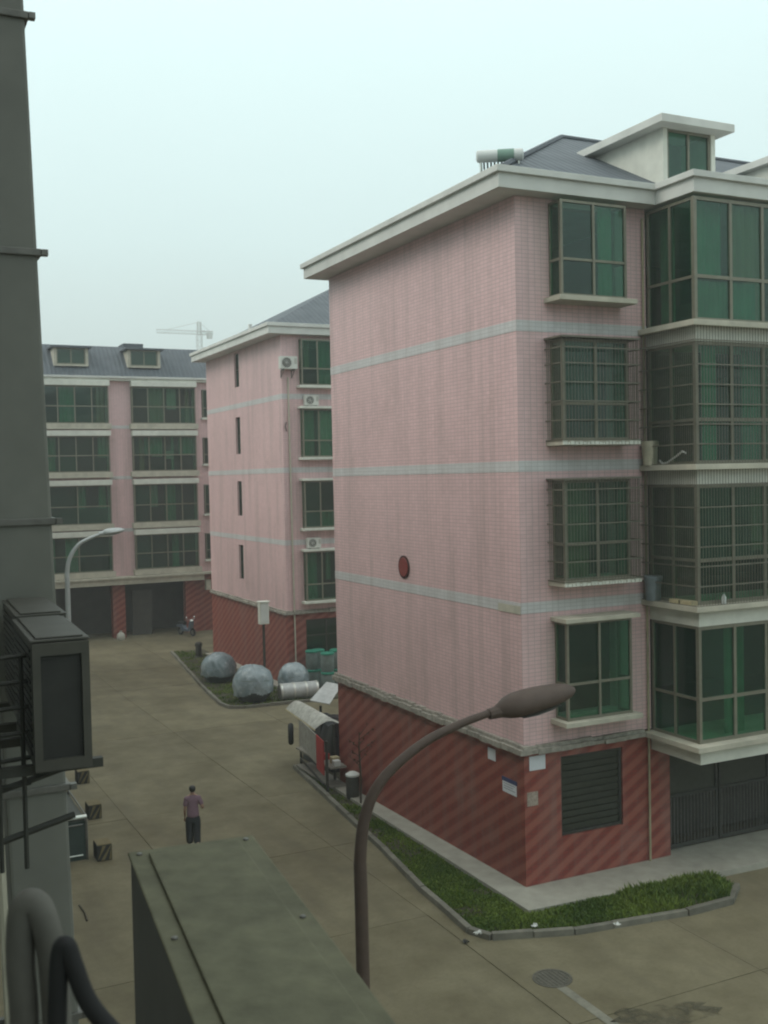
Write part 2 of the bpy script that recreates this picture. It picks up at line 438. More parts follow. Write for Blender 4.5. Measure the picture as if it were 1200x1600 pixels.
# ------------------------------------------------------------------ ground, road slabs
g = MB(); R_ = 1600
g.add([(-R_, -R_, -1.3), (R_, -R_, -1.3), (R_, R_, -1.3), (-R_, R_, -1.3)], [(0, 1, 2, 3)])
g.build('ground', 'ground_far', kind='structure')
def gsheet(x0, x1, ys, dz):
    vs_, fs_ = [], []
    for y in ys: vs_ += [(x0, y, gz(y)+dz), (x1, y, gz(y)+dz)]
    for i in range(len(ys)-1): fs_.append((2*i, 2*i+1, 2*i+3, 2*i+2))
    return MB().add(vs_, fs_)
road = gsheet(-13, 40, [-40, 0, 30, 75], -.022).build('road', 'joint', kind='structure')
XS = [-12.88, -10.3, -6.35, -2.4, 1.7, 5.7, 9.7, 13.7, 17.7]
YS = [-25, -20, -15, -10, -5, 0, 5, 10, 15, 20, 25, 30, 35, 40, 45, 50, 55]
for i in range(len(XS)-1):
    for j in range(len(YS)-1):
        x0, x1, y0, y1 = XS[i], XS[i+1], YS[j], YS[j+1]
        if x0 > 1.6 and y0 >= 0 and y1 <= 10: continue
        if x0 > 5 and 25 <= y0 < 35: continue
        if y0 > 46 and x0 < -9: continue
        gp = .006; mb = MB(); a, b, c, d = x0+gp, x1-gp, y0+gp, y1-gp; tz = random.uniform(-.004, .004)
        mb.hexa([(a, c, gz(c)-.1), (b, c, gz(c)-.1), (b, d, gz(d)-.1), (a, d, gz(d)-.1), (a, c, gz(c)+tz), (b, c, gz(c)+tz), (b, d, gz(d)+tz), (a, d, gz(d)+tz)])
        mb.build('concrete_slab', 'concrete', road)

# painted mark and manhole on the road by the corner
pm = MB()
A, B = ong(873, 1540), ong(965, 1606)
dv = (B-A).normalized(); sv = Vector((-dv.y, dv.x, 0))*.09
zz = -.15+.009
pm.add([(*(A+sv).xy, zz), (*(A-sv).xy, zz), (*(B+dv*2-sv).xy, zz), (*(B+dv*2+sv).xy, zz)], [(0, 1, 2, 3)])
tag(pm.build('road_marking', 'paint_road'), kind='structure')
sc_ = ong(1045, 1585); rn = random.Random(9)
stn = [(sc_.x+(.95+rn.uniform(-.2, .2))*math.cos(a), sc_.y+(.38+rn.uniform(-.1, .1))*math.sin(a)-.25*math.cos(a)) for a in [2*math.pi*i/26 for i in range(26)]]
tag(MB().add([(x, y, -.141) for x, y in stn], [tuple(range(26))]).build('oil_stain', 'oil'), kind='structure')
mc = ong(863, 1529)
mh = empty('manhole_cover', (mc.x, mc.y, -.15)); tag(mh, 'round dark iron manhole cover in the concrete road by the grass corner', 'manhole')
MB().lathe((mc.x, mc.y, -.15), [(.36, .001), (.36, .012), (.31, .012), (.31, .002)], 28).build('rim', 'manhole', mh)
lid = MB().lathe((mc.x, mc.y, -.15), [(.30, .002), (.30, .011)], 28)
for k in range(-3, 4):
    hw = math.sqrt(.27**2-(k*.075)**2)
    lid.box(mc.x+k*.075-.012, mc.x+k*.075+.012, mc.y-hw, mc.y+hw, -.139, -.132)
lid.build('lid', 'manhole', mh)

# kerbs
def kerb(path, name='kerb', wd=.13, ht=.13, ln=.95):
    root = empty(name, (path[0][0], path[0][1], gz(path[0][1]))); root['kind'] = 'structure'
    for (ax, ay), (bx, by) in zip(path[:-1], path[1:]):
        a, b = Vector((ax, ay, 0)), Vector((bx, by, 0)); t = (b-a); Ln = t.length; t.normalize(); s_ = Vector((-t.y, t.x, 0))*wd/2
        n = max(1, round(Ln/ln))
        for i in range(n):
            p = a+t*(Ln*i/n+.006); q = a+t*(Ln*(i+1)/n-.006); j = random.uniform(-.012, .012); h = ht+random.uniform(-.012, .012)
            o_ = Vector((-t.y, t.x, 0))*j
            cs = [p-s_+o_, q-s_+o_, q+s_+o_, p+s_+o_]
            MB().hexa([(c.x, c.y, gz(c.y)-.06) for c in cs] + [(c.x, c.y, gz(c.y)+h) for c in cs]).build('kerb_stone', 'kerb', root, bevel=.012)
    return root
K1 = [(-.45, 12.6), (-1.45, 4.0), (-1.88, 1.2), (-2.08, -1.15), (-1.86, -1.62), (-.33, -2.16), (2.2, -2.52), (3.4, -2.5), (4.1, -1.95)]
kerb(K1)
K2 = [(2.6, 39.5), (.66, 24.2), (.75, 23.2), (1.3, 22.85), (4.4, 22.55)]
kerb(K2)
# beds and aprons
AP = [(-.42, 10.0), (-.64, -1.06), (4.2, -1.32), (9, -1.5), (9, .2), (3.5, .35), (.1, .1), (.1, 10.0)]
MB().prism(AP, lambda x, y: gz(y)-.3, lambda x, y: min(-.015, gz(y)+.135)).build('pavement', 'apron', kind='structure')
bed1 = [(-.40, 12.2), (-1.38, 4.0), (-1.81, 1.2), (-2.0, -1.12), (-1.82, -1.54), (-.33, -2.08), (2.2, -2.44), (3.4, -2.42), (4.0, -1.9), (4.1, -1.28), (-.6, -1.0), (-.38, 10.0), (.5, 10.3), (.5, 12.2)]
MB().prism(bed1, lambda x, y: gz(y)-.2, lambda x, y: gz(y)+.065).build('planting_bed', 'soil', kind='structure')
bed2 = [(2.7, 39.4), (.75, 24.2), (.82, 23.3), (1.3, 22.95), (4.4, 22.65), (7, 22.5), (7, 26.0), (4.4, 26.0), (4.4, 39.4)]
MB().prism(bed2, lambda x, y: gz(y)-.2, lambda x, y: gz(y)+.05).build('planting_bed', 'soil', kind='structure')
MB().prism([(4.0, 25.6), (4.47, 25.6), (4.47, 37.6), (4.0, 37.6)], lambda x, y: gz(y)-.2, lambda x, y: gz(y)+.12).build('pavement', 'apron', kind='structure')

def in_poly(x, y, P):
    c = False; j = len(P)-1
    for i in range(len(P)):
        if (P[i][1] > y) != (P[j][1] > y) and x < (P[j][0]-P[i][0])*(y-P[i][1])/(P[j][1]-P[i][1])+P[i][0]: c = not c
        j = i
    return c
def grass(name, poly, n, hfun, dens, label, seed):
    rn = random.Random(seed); xs = [p[0] for p in poly]; ys = [p[1] for p in poly]
    V, Fc, T = [], [], []
    k = 0; tries = 0
    while k < n and tries < n*40:
        tries += 1
        x, y = rn.uniform(min(xs), max(xs)), rn.uniform(min(ys), max(ys))
        if not in_poly(x, y, poly): continue
        d = noise.noise((x*1.3, y*1.3, seed))*.5+.5
        if rn.random() > dens(x, y)*min(1, max(.12, (d-.26)*2.4)): continue
        h = hfun(x, y)*(.45+.8*d)*rn.uniform(.6, 1.25); a = rn.uniform(0, 6.283); wd = rn.uniform(.012, .026)
        lean = rn.uniform(.1, .75)*h; la = rn.uniform(0, 6.283); z0 = gz(y)+.06
        dx, dy = math.cos(a)*wd, math.sin(a)*wd; lx, ly = math.cos(la)*lean, math.sin(la)*lean
        b = len(V)
        V += [(x-dx, y-dy, z0), (x+dx, y+dy, z0), (x+dx*.8+lx*.45, y+dy*.8+ly*.45, z0+h*.6), (x-dx*.8+lx*.45, y-dy*.8+ly*.45, z0+h*.6), (x+lx, y+ly, z0+h)]
        Fc += [(b, b+1, b+2, b+3), (b+3, b+2, b+4)]
        t = min(1, max(0, rn.gauss(.32+.6*(noise.noise((x*.8, y*.8, 3+seed))), .2))); T += [t]*5
        k += 1
    me = bpy.data.meshes.new(name); me.from_pydata(V, [], Fc); me.materials.append(MATS['grass_blade'])
    at = me.attributes.new('tone', 'FLOAT', 'POINT'); at.data.foreach_set('value', T)
    o = bpy.data.objects.new(name, me); col.objects.link(o); ORG[o.name] = Vector((0, 0, 0))
    tag(o, label, 'grass', kind='stuff')
gp1 = bed1[:10]+[(-.7, -1.1), (-.5, 9.5)]
grass('grass', gp1, 26000, lambda x, y: .055+.04*(1 if (x > -1.2 and y < -1) else .3)+.09*(1 if 1.5 < x < 4 and y < -1 else 0), lambda x, y: .95 if y < 1.5 else max(.12, .9-.09*y),
      'rough green weeds and grass in the bed around the near building corner', 1)
grass('grass', bed2[:5]+[(4.4, 25.8), (3.9, 26), (3.9, 39)], 5000, lambda x, y: .10, lambda x, y: .5, 'sparse dull weeds in the bed round the wrapped tanks', 5)

# ------------------------------------------------------------------ near apartment block
bA = empty('apartment_building', (0, 0, -.15))
tag(bA, 'large pink tiled apartment block with red striped ground floor and round red plaque', 'building')
FL = fac((0, 0, 0), (0, -1, 0), (-1, 0, 0))         # gable: u = -y, outward -x
FR = fac((0, 0, 0), (1, 0, 0), (0, -1, 0))          # street front: u = x, outward -y
TH = .24; XE = 16.0
SILL = [3.55, 6.55, 9.55, 12.60]; HEAD = [5.66, 8.70, 11.70, 14.62]
wall(FL, -10, -TH, 3.0, 14.72, TH, []).build('wall', 'pink_tile', bA)
holes = [(.92, 2.49, s+.05, h-.05) for s, h in zip(SILL, HEAD)]
wall(FR, 0, 3.45, 3.0, 14.72, TH, holes).build('wall', 'pink_tile', bA)
wall(FL, -10, -TH, -.7, 2.9, TH, []).build('ground_floor_wall', 'red_tile', bA)
wall(FR, 0, 3.97, -.2, 2.9, TH, [(.95, 2.62, .92, 2.68)]).build('ground_floor_wall', 'red_tile', bA)
MB().box(0.3, XE, 9.76, 10, -.6, 14.7).build('rear_wall', 'pink_tile', bA)
MB().box(XE-.2, XE, .3, 9.7, -.2, 14.7).build('end_wall', 'pink_tile', bA)
iw = MB()
for z in (2.5, 5.5, 8.5, 11.5): iw.box(TH+.01, XE-.25, TH+.02, 9.7, z+.02, z+.3)
iw.box(TH+.01, XE-.25, 4.4, 4.5, -.1, 2.5)
for z in (2.82, 5.82, 8.82, 11.82): iw.box(TH+.01, XE-.25, 4.4, 4.5, z, z+2.68); iw.box(3.3, 3.42, TH+.02, 4.38, z, z+2.68)
iw.build('inner_wall', 'room_dark', bA)
for z in (5.87, 8.90, 11.88):                            # pale tile bands
    bd = MB(); bd.box(-.008, .05, -.008, 10.004, z, z+.235); bd.box(.05, 3.45, -.008, .05, z, z+.235); bd.build('tile_band', 'band_tile', bA)
MB().box(-.02, .0, .02, .9, 5.86, 6.03).build('cement_patch', 'trim_cream', bA)
# rough mortar ledge over the red ground floor
lg = MB(); rn = random.Random(3)
def ledge_run(F, ua, ub, w0, w1, ov):
    n = int(abs(ub-ua)/.28)
    for i in range(n):
        a = ua+(ub-ua)*i/n; b = ua+(ub-ua)*(i+1)/n; o1 = ov+rn.uniform(-.025, .03); h1 = w1+rn.uniform(-.03, .012)
        lg.fbox(F, a, b-.002, -.1, o1, w0+rn.uniform(-.012, .012), h1-.07); lg.fbox(F, a, b-.002, -.1, o1*.55, h1-.071, h1)
ledge_run(FL, -10.08, .14, 2.86, 3.06, .16); ledge_run(FR, .002, 3.2, 2.86, 3.04, .15)
lg.build('ledge', 'ledge_stone', bA)
# stacked box windows beside the corner
cur = [None, 'curtain_brown', None, 'curtain_green']
for i, (s, h) in enumerate(zip(SILL, HEAD)):
    wo = window(FR, bA, .84, 2.57, s, h, .45, [1.70], [s+.78], sides=.45, fr=.055)
    MB().fbox(FR, .70, 2.74, -.02, .60, s-.11, s-.003).build('sill', 'trim_cream', wo, bevel=.012)
    if i == 0: MB().fbox(FR, .74, 2.72, -.02, .58, h+.003, h+.10).build('lintel', 'trim_cream', wo, bevel=.012)
    if i in (1, 2):
        MB().fbox(FR, .68, 2.76, -.02, .64, h+.02, h+.045).build('cage_roof', 'grille_steel', wo)
        grille(FR, wo, .70, 2.74, 0.02, .63, s-.0, h+.02, [s+.42, s+.82, s+1.22, s+1.62, s+1.95], .08)
        rr = random.Random(i); u = .70
        while u < 2.72:                                    # pale offcuts lining the cage tray
            wd = rr.uniform(.06, .13); MB().fbox(FR, u, min(2.74, u+wd-.02), .60, .635, s-.10, s-.03+rr.uniform(-.02, .02)).build('tray_tile', 'trim_white', wo); u += wd
    if cur[i]: curtain(FR, wo, 1.95 if i == 3 else 1.0, 2.3 if i == 3 else 1.6, s+.05, h-.05, .25, cur[i])
# louvred opening in the red wall
lv = MB()
for a, b, c, d in ((.95, 2.62, .92, .98), (.95, 2.62, 2.62, 2.68), (.95, 1.01, .98, 2.62), (2.56, 2.62, .98, 2.62)): lv.fbox(FR, a, b, -.14, -.05, c, d)
lvo = lv.build('window', 'iron_dark', bA)
for k in range(11):
    z = .99+k*.148; MB().hexa([FR(1.01, -.12, z), FR(2.56, -.12, z), FR(2.56, -.105, z), FR(1.01, -.105, z), FR(1.01, -.09, z+.140), FR(2.56, -.09, z+.140), FR(2.56, -.075, z+.140), FR(1.01, -.075, z+.140)]).build('slat', 'frame_dark', lvo)
# glazed bay
BX, BY = 3.45, 1.60
FS = fac((BX, 0, 0), (0, -1, 0), (-1, 0, 0))
for k, (z0, z1) in enumerate(((2.52, 2.84), (5.50, 5.84), (8.55, 8.86), (11.60, 11.90))):
    MB().box(BX, XE, -BY, TH-.02, z0, z1).build('bay_slab', 'trim_white', bA, bevel=.01)
    MB().box(BX-.24, XE, -BY-.22, -.004, z1+.003, z1+.125).build('bay_ledge', 'trim_cream', bA, bevel=.012)
    s = z1+.128; h = (5.50, 8.55, 11.60, 14.66)[k]-.003
    side = window(FS, bA, .03, BY-.075, s, h, -.02, [.78], [s+.95], fr=.06)
    front = window(FR, bA, BX+.004, 9.45, s, h, BY-.02, [4.48, 5.4, 6.4, 7.4, 8.4], [s+.95], fr=.075)
    MB().box(9.46, XE, -BY+.03, -BY+.25, s, h).build('bay_wall', 'pink_tile', bA)
    cs = random.Random(20+k)
    if k == 3:
        curtain(FR, front, 4.56, 5.36, s+.95, h, BY-.14, 'curtain_brown'); curtain(FR, front, 3.6, 5.3, s+.0, s+.88, BY-.14, 'curtain_green'); curtain(FR, front, 3.6, 4.42, s+1.0, h, BY-.3, 'curtain_green')
        curtain(FS, side, .1, .55, s, h, -.35, 'curtain_green')
    if k == 2: curtain(FR, front, 3.72, 4.12, s, h, BY-.14, 'curtain_green')
    if k == 1: curtain(FS, side, .15, .4, s+1.2, h, -.4, 'curtain_brown')
    if k == 0: curtain(FR, front, 4.6, 5.2, s, h, BY-.5, 'curtain_green')
    curtains(FR, front, [4.5, 5.4, 6.4, 7.4, 8.4, 9.4], s, h, BY-.7, .3)
    if k in (1, 2):
        grille(FR, front, BX-.2, 9.4, -.0, BY+.19, s-.0, h+.36, [s+.42, s+.84, s+1.26, s+1.68, s+2.1, h], .08, left=True, right=False)
        MB().box(BX-.22, 9.4, -BY-.2, -.01, h+.37, h+.385).build('cage_roof', 'grille_steel', front) if False else None
# gate under the bay
gt = empty('gate', (5.9, .3, 0), bA)
for x0 in (4.0, 5.66, 7.32):
    lf = MB(); x1 = x0+1.62; y = .22
    for a, b, c, d in ((x0, x0+.07, 0.03, 2.45), (x1-.07, x1, .03, 2.45), (x0+.07, x1-.07, .03, .12), (x0+.07, x1-.07, 1.22, 1.29), (x0+.07, x1-.07, 2.38, 2.45)): lf.box(a, b, y, y+.05, c, d)
    lo = lf.build('gate_leaf', 'iron_dark', gt)
    br = MB(); n = 15
    for k in range(n): xx = x0+.1+(x1-x0-.2)*k/(n-1); br.box(xx-.009, xx+.009, y+.015, y+.033, .12, 1.22)
    br.build('gate_bars', 'steel_grey', lo, kind='stuff')
    MB().box(x0+.07, x1-.07, y+.045, y+.055, 1.29, 2.38).build('panel', 'frame_dark', lo)
MB().box(3.98, 9.2, 1.2, 1.3, -.1, 2.5).build('passage_wall', 'room_dark', bA)
MB().box(9.2, XE, .05, .25, -.2, 2.5).build('ground_floor_wall', 'red_tile', bA)
MB().tube([(3.33, -.06, -.02), (3.33, -.06, 14.5)], .027, 8).build('downpipe', 'pvc_old', bA, smooth=True)
# eaves, roof
def eaves(x0, y0, y1, steps, ov, z, name='eaves'): pass
P1 = [(-.66, 10.32), (-.66, -.44), (BX-.06, -.44), (BX-.06, -BY-.06), (XE, -BY-.06), (XE, 10.32)]
P2 = [(-.74, 10.40), (-.74, -.52), (BX-.14, -.52), (BX-.14, -BY-.14), (XE+.05, -BY-.14), (XE+.05, 10.40)]
MB().prism(P1, 14.725, 15.02).build('eaves', 'fascia', bA)
MB().prism(P2, 15.023, 15.16).build('gutter', 'fascia', bA, bevel=.012)
def hip(x0, x1, y0, y1, z, rise, parent, thick=.0):
    ym = (y0+y1)/2; r = (y1-y0)/2
    return MB().add([(x0, y0, z), (x1, y0, z), (x1, y1, z), (x0, y1, z), (x0+r, ym, z+rise), (x1-r*.0, ym, z+rise)], [(0, 1, 5, 4), (1, 2, 5), (2, 3, 4, 5), (3, 0, 4), (3, 2, 1, 0)]).build('roof', 'roof_sheet', parent)
rA = hip(-.45, XE, -.25, 10.15, 15.165, 2.75, bA)
for seg in (((-.45, -.25, 15.2), (4.75, 4.95, 17.93)), ((4.75, 4.95, 17.93), (XE, 4.95, 17.93))):
    MB().tube(seg, .07, 6).build('ridge_cap', 'slate', rA)
def dormer(x0, x1, y0, z0, z1, zr, parent, back, ovl=.2, ovr=.45):
    d = MB(); t = .12
    d.box(x0-t, x0, y0, back, z0, z1); d.box(x1, x1+t, y0, back, z0, z1); d.box(x0, x1, y0+.0, y0+.1, z0, z0+.05)
    o = d.build('dormer', 'trim_white', parent)
    MB().prism([(x0-t-ovl, y0-.35), (x1+t+ovr, y0-.35), (x1+t+ovr, back+.2), (x0-t-ovl, back+.2)], z1+.003, zr).build('dormer_roof', 'fascia', o, bevel=.01)
    F = fac((0, y0, 0), (1, 0, 0), (0, -1, 0))
    for a, b in ((x0, (x0+x1)/2), ((x0+x1)/2, x1)):
        pass
    window(F, o, x0+.003, x1-.003, z0+.053, z1-.003, -.03, [(x0+x1)/2], [], fr=.06)
    MB().box(x0+.01, x1-.01, y0+1.0, y0+1.05, z0, z1).build('room_back', 'room_dark', o)
    return o
dormer(4.13, 5.43, 0.0, 15.18, 16.62, 16.80, bA, 2.6, .33, .27)
dormer(8.75, 10.05, 0.0, 15.18, 16.62, 16.80, bA, 2.6)
# plaque on the gable
oc = onx(632, 886, 0); pl = empty('plaque', (0, oc.y, oc.z-.3)); tag(pl, 'round red plaque with dark rim fixed high on the pink gable wall', 'plaque')
MB().lathe((-.03, oc.y, oc.z), [(.30, 0), (.30, .028)], 30, axis='x').build('rim', 'plaque_rim', pl, smooth=True)
MB().lathe((-.045, oc.y, oc.z), [(.24, .0), (.25, .014)], 30, axis='x').build('face', 'plaque_red', pl, smooth=True)

# papers pasted on the red wall
def notice(F, u0, u1, w0, w1, m, label, head=None, lines=0):
    o = MB().fbox(F, u0, u1, .004, .012, w0, w1).build('notice', m); tag(o, label, 'notice')
    if head: MB().fbox(F, u0-.02, u1+.02, .0045, .016, w1-.02, w1+.07).build('header', head, o)
    for k in range(lines):
        z = w1-.07-k*.055; MB().fbox(F, u0+.05, u1-.05-.08*(k % 2), .0125, .0135, z, z+.012).build('text_line', 'ink', o)
notice(FL, -1.46, -1.14, 2.44, 2.70, 'paper', 'small blank white notice under the ledge on the red gable wall')
notice(FL, -.86, -.30, 1.86, 2.12, 'paper', 'white notice with dark blue header on the red gable wall', 'paper_blue', 3)
notice(FR, .13, .54, 2.48, 2.79, 'paper', 'white square notice under the ledge beside the louvred window')
notice(FR, .06, .34, 1.72, 2.02, 'paper_old', 'torn faded brown paper scrap at the red wall corner')

# solar water heater on the roof corner
sh = empty('solar_heater', (-.1, 1.6, 15.16)); tag(sh, 'white solar water heater tank with glass tubes standing on the roof edge', 'water heater')
a0 = ony(744, 245, 1.0); a1 = onz(818, 241, a0.z)
MB().tube([a0, a0+(a1-a0)*.03, a0+(a1-a0)*.97, a1], [.09, .13, .13, .09], 16).build('tank', 'solar_tank', sh, smooth=True)
for t0_, t1_ in ((.45, .8),): MB().tube([a0+(a1-a0)*t0_, a0+(a1-a0)*t1_], .134, 16).build('tank_band', 'curtain_green_dull', sh, smooth=True)
dn = Vector((-(a1-a0).y, (a1-a0).x, 0)).normalized()
for k in range(12):
    b = a0+(a1-a0)*(.08+.84*k/11); e_ = b+dn*.9+Vector((0, 0, -.02)); MB().tube([b, e_], .022, 6).build('glass_tube', 'solar_glass', sh, smooth=True)
for b in (a0+(a1-a0)*.1, a0+(a1-a0)*.9):
    MB().tube([b, (b.x-.02, b.y, 15.17)], .022, 6).build('leg', 'steel_pale', sh)
    e_ = b+dn*.9+Vector((0, 0, -.06)); MB().tube([(b.x, b.y, b.z-.1), e_], .02, 6).build('rail', 'steel_pale', sh)
    MB().tube([e_, (e_.x, e_.y, 15.165)], .02, 6).build('leg', 'steel_pale', sh)

# things left on the bay ledges
zb = 8.86+.126
bk = empty('bucket', (3.30, -.22, zb)); tag(bk, 'cream plastic bucket with rim on the ledge between caged balcony windows', 'bucket')
MB().lathe((3.30, -.26, zb), [(.15, 0), (.175, .42), (.19, .42), (.19, .53), (.17, .54)], 18).build('body', 'bucket', bk, smooth=True)
MB().tube([(3.30+.19*math.cos(a), -.26+.19*math.sin(a), zb+.55+.02*math.sin(a*2)) for a in [i*.4 for i in range(8)]], .008, 6).build('handle', 'steel_grey', bk)
hp = [ony(1033, 705, -1.0), ony(1040, 717, -1.05), ony(1050, 712, -1.1), ony(1058, 705, -1.15), ony(1068, 696, -1.2), ony(1078, 688, -1.25)]
dz = zb+.02-min(p.z for p in hp)
tag(MB().tube([(3.32, -.55, zb+.10), (3.30, -.68, zb+.03), (3.31, -.82, zb+.05), (3.30, -.98, zb+.12), (3.31, -1.15, zb+.2), (3.30, -1.32, zb+.28), (3.30, -1.42, zb+.24)], .022, 8).build('hose', 'litter_white', smooth=True), 'short white bent hose lying beside the cream bucket on the ledge', 'hose')
zb = 5.84+.126
bk = empty('bucket', (3.31, -.3, zb)); tag(bk, 'blue grey plastic bucket on the ledge above the uncaged bay window', 'bucket')
MB().lathe((3.31, -.30, zb), [(.16, 0), (.19, .46), (.205, .46), (.205, .54), (.19, .55)], 18).build('body', 'bucket_blue', bk, smooth=True)
MB().tube([(3.31+.2*math.cos(a), -.30+.2*math.sin(a), zb+.56) for a in [i*.4 for i in range(8)]], .008, 6).build('handle', 'steel_grey', bk)
for k, (yy, ln, lb) in enumerate(((-1.05, .30, 'yellowish brick lying on the bay ledge near the blue bucket'), (-1.42, .34, 'longer yellowish brick lying at the corner of the bay ledge'))):
    tag(MB().box(3.24, 3.42, yy-ln/2, yy+ln/2, zb+.002, zb+.10).build('brick', 'brick_block', bevel=.008), lb, 'brick')
bt = empty('bottle', (4.05, -1.72, zb)); tag(bt, 'small pale plastic bottle standing on the bay ledge', 'bottle')
MB().lathe((4.05, -1.71, zb), [(.045, .001), (.05, .02), (.05, .15), (.02, .2), (.02, .225)], 12).build('body', 'solar_tank', bt, smooth=True)
MB().lathe((4.05, -1.71, zb), [(.024, .22), (.024, .245)], 10).build('cap', 'curtain_green', bt)

# ------------------------------------------------------------------ second block, end on behind the first
GB = gz(26)
bB = empty('apartment_building', (4.45, 26, GB)); tag(bB, 'pink tiled block with narrow slit windows behind the wrapped tanks', 'building')
X2, Y2, Y2e, XE2 = 4.45, 26.0, 37.6, 17.0
GL = fac((X2, 0, 0), (0, -1, 0), (-1, 0, 0)); GR = fac((0, Y2, 0), (1, 0, 0), (0, -1, 0))
sl_ = [(-32.7, -31.98, 13.5, 15.18), (-32.7, -31.98, 10.15, 12.0), (-32.7, -31.98, 7.05, 8.79), (-32.7, -31.98, 3.86, 5.59)]
wall(GL, -Y2e, -Y2-TH, 2.85, 15.3, TH, sl_).build('wall', 'pink_tile', bB)
W2 = [(3.32, 5.56), (6.62, 8.75), (9.82, 12.0), (13.05, 15.12)]
wall(GR, X2, XE2, 2.85, 15.3, TH, [(5.38, 7.5, a+.05, b-.05) for a, b in W2] + [(9.4, 11.5, a+.05, b-.05) for a, b in W2]).build('wall', 'pink_tile', bB)
wall(GL, -Y2e, -Y2-TH, GB-.4, 2.75, TH, []).build('ground_floor_wall', 'red_tile', bB)
wall(GR, X2, XE2, GB-.4, 2.75, TH, [(5.35, 7.4, .6, 2.45)]).build('ground_floor_wall', 'red_tile', bB)
MB().box(X2+.3, XE2, Y2e-.25, Y2e, GB-.4, 15.3).build('rear_wall', 'pink_tile', bB)
MB().box(XE2-.2, XE2, Y2+.3, Y2e-.3, GB-.4, 15.3).build('end_wall', 'pink_tile', bB)
iw = MB()
for z in (2.85, 6.1, 9.35, 12.6): iw.box(X2+.26, XE2-.25, Y2+.26, Y2e-.3, z-.15, z+.1)
iw.box(X2+.26, XE2-.3, Y2+3.5, Y2+3.6, GB, 15.2); iw.box(X2+1.6, X2+1.7, Y2+3.7, Y2e-.4, GB, 15.2)
iw.build('inner_wall', 'room_dark', bB)
for z in (5.86, 9.13, 12.44):
    bd = MB(); bd.box(X2-.008, X2+.05, Y2-.008, Y2e, z, z+.24); bd.box(X2+.05, XE2, Y2-.008, Y2+.05, z, z+.24); bd.build('tile_band', 'band_tile', bB)
lg = MB(); ledge_run(GL, -Y2e, -Y2+.14, 2.74, 2.92, .15); ledge_run(GR, X2+.002, 13, 2.74, 2.92, .15); lg.build('ledge', 'ledge_stone', bB)
for a, b, c, d in sl_:
    window(GL, bB, a+.003, b-.003, c+.003, d-.003, -.1, [], [(c+d)/2], fr=.05, fmat='frame_dark')
cu2 = [None, 'curtain_green', 'curtain_pale', 'curtain_green']
for i, (a, b) in enumerate(W2):
    for q, uu in enumerate((5.3, 9.3)):
        wo = window(GR, bB, uu, uu+2.3, a, b, .32, [uu+.78, uu+1.56], [a+.75], sides=.32, fr=.06)
        MB().fbox(GR, uu-.14, uu+2.42, -.02, .46, a-.12, a-.003).build('sill', 'trim_white', wo, bevel=.012)
        if i < 3: MB().fbox(GR, uu-.12, uu+2.42, -.02, .44, b+.003, b+.11).build('lintel', 'trim_white', wo, bevel=.012)
        curtains(GR, wo, [uu, uu+.78, uu+1.56, uu+2.3], a, b, -.1, .5)
        if cu2[i] and q == 0:
            curtain(GR, wo, uu+.9, uu+2.1, a+.06, a+(.72 if i == 1 else b-a-.1), .1, cu2[i])
gw = window(GR, bB, 5.353, 7.397, .603, 2.447, -.08, [6.37], [1.7], fr=.06, fmat='frame_dark')
E1 = [(X2-.72, Y2e+.3), (X2-.72, Y2-.42), (XE2, Y2-.42), (XE2, Y2e+.3)]
E2 = [(X2-.80, Y2e+.38), (X2-.80, Y2-.50), (XE2+.05, Y2-.50), (XE2+.05, Y2e+.38)]
MB().prism(E1, 15.305, 15.62).build('eaves', 'fascia', bB); MB().prism(E2, 15.623, 15.78).build('gutter', 'fascia', bB, bevel=.012)
hip(X2-.4, XE2, Y2-.2, Y2e+.1, 15.785, 3.1, bB)
MB().box(X2+.0, X2+.14, 30.2, 30.36, 15.79, 16.35).build('vent_stub', 'fascia', bB)
pp = ony(449, 590, Y2-.06); pq = ony(460, 960, Y2-.06)
MB().tube([(4.74, Y2-.06, 13.4), (4.76, Y2-.06, 8), (4.80, Y2-.06, GB+.1)], .035, 8).build('downpipe', 'pvc', bB, smooth=True)
MB().tube([(4.62, Y2-.05, 11.4), (4.56, Y2-.05, 11.2), (4.62, Y2-.05, 11.0)], .02, 6).build('cable_loop', 'post_dark', bB)

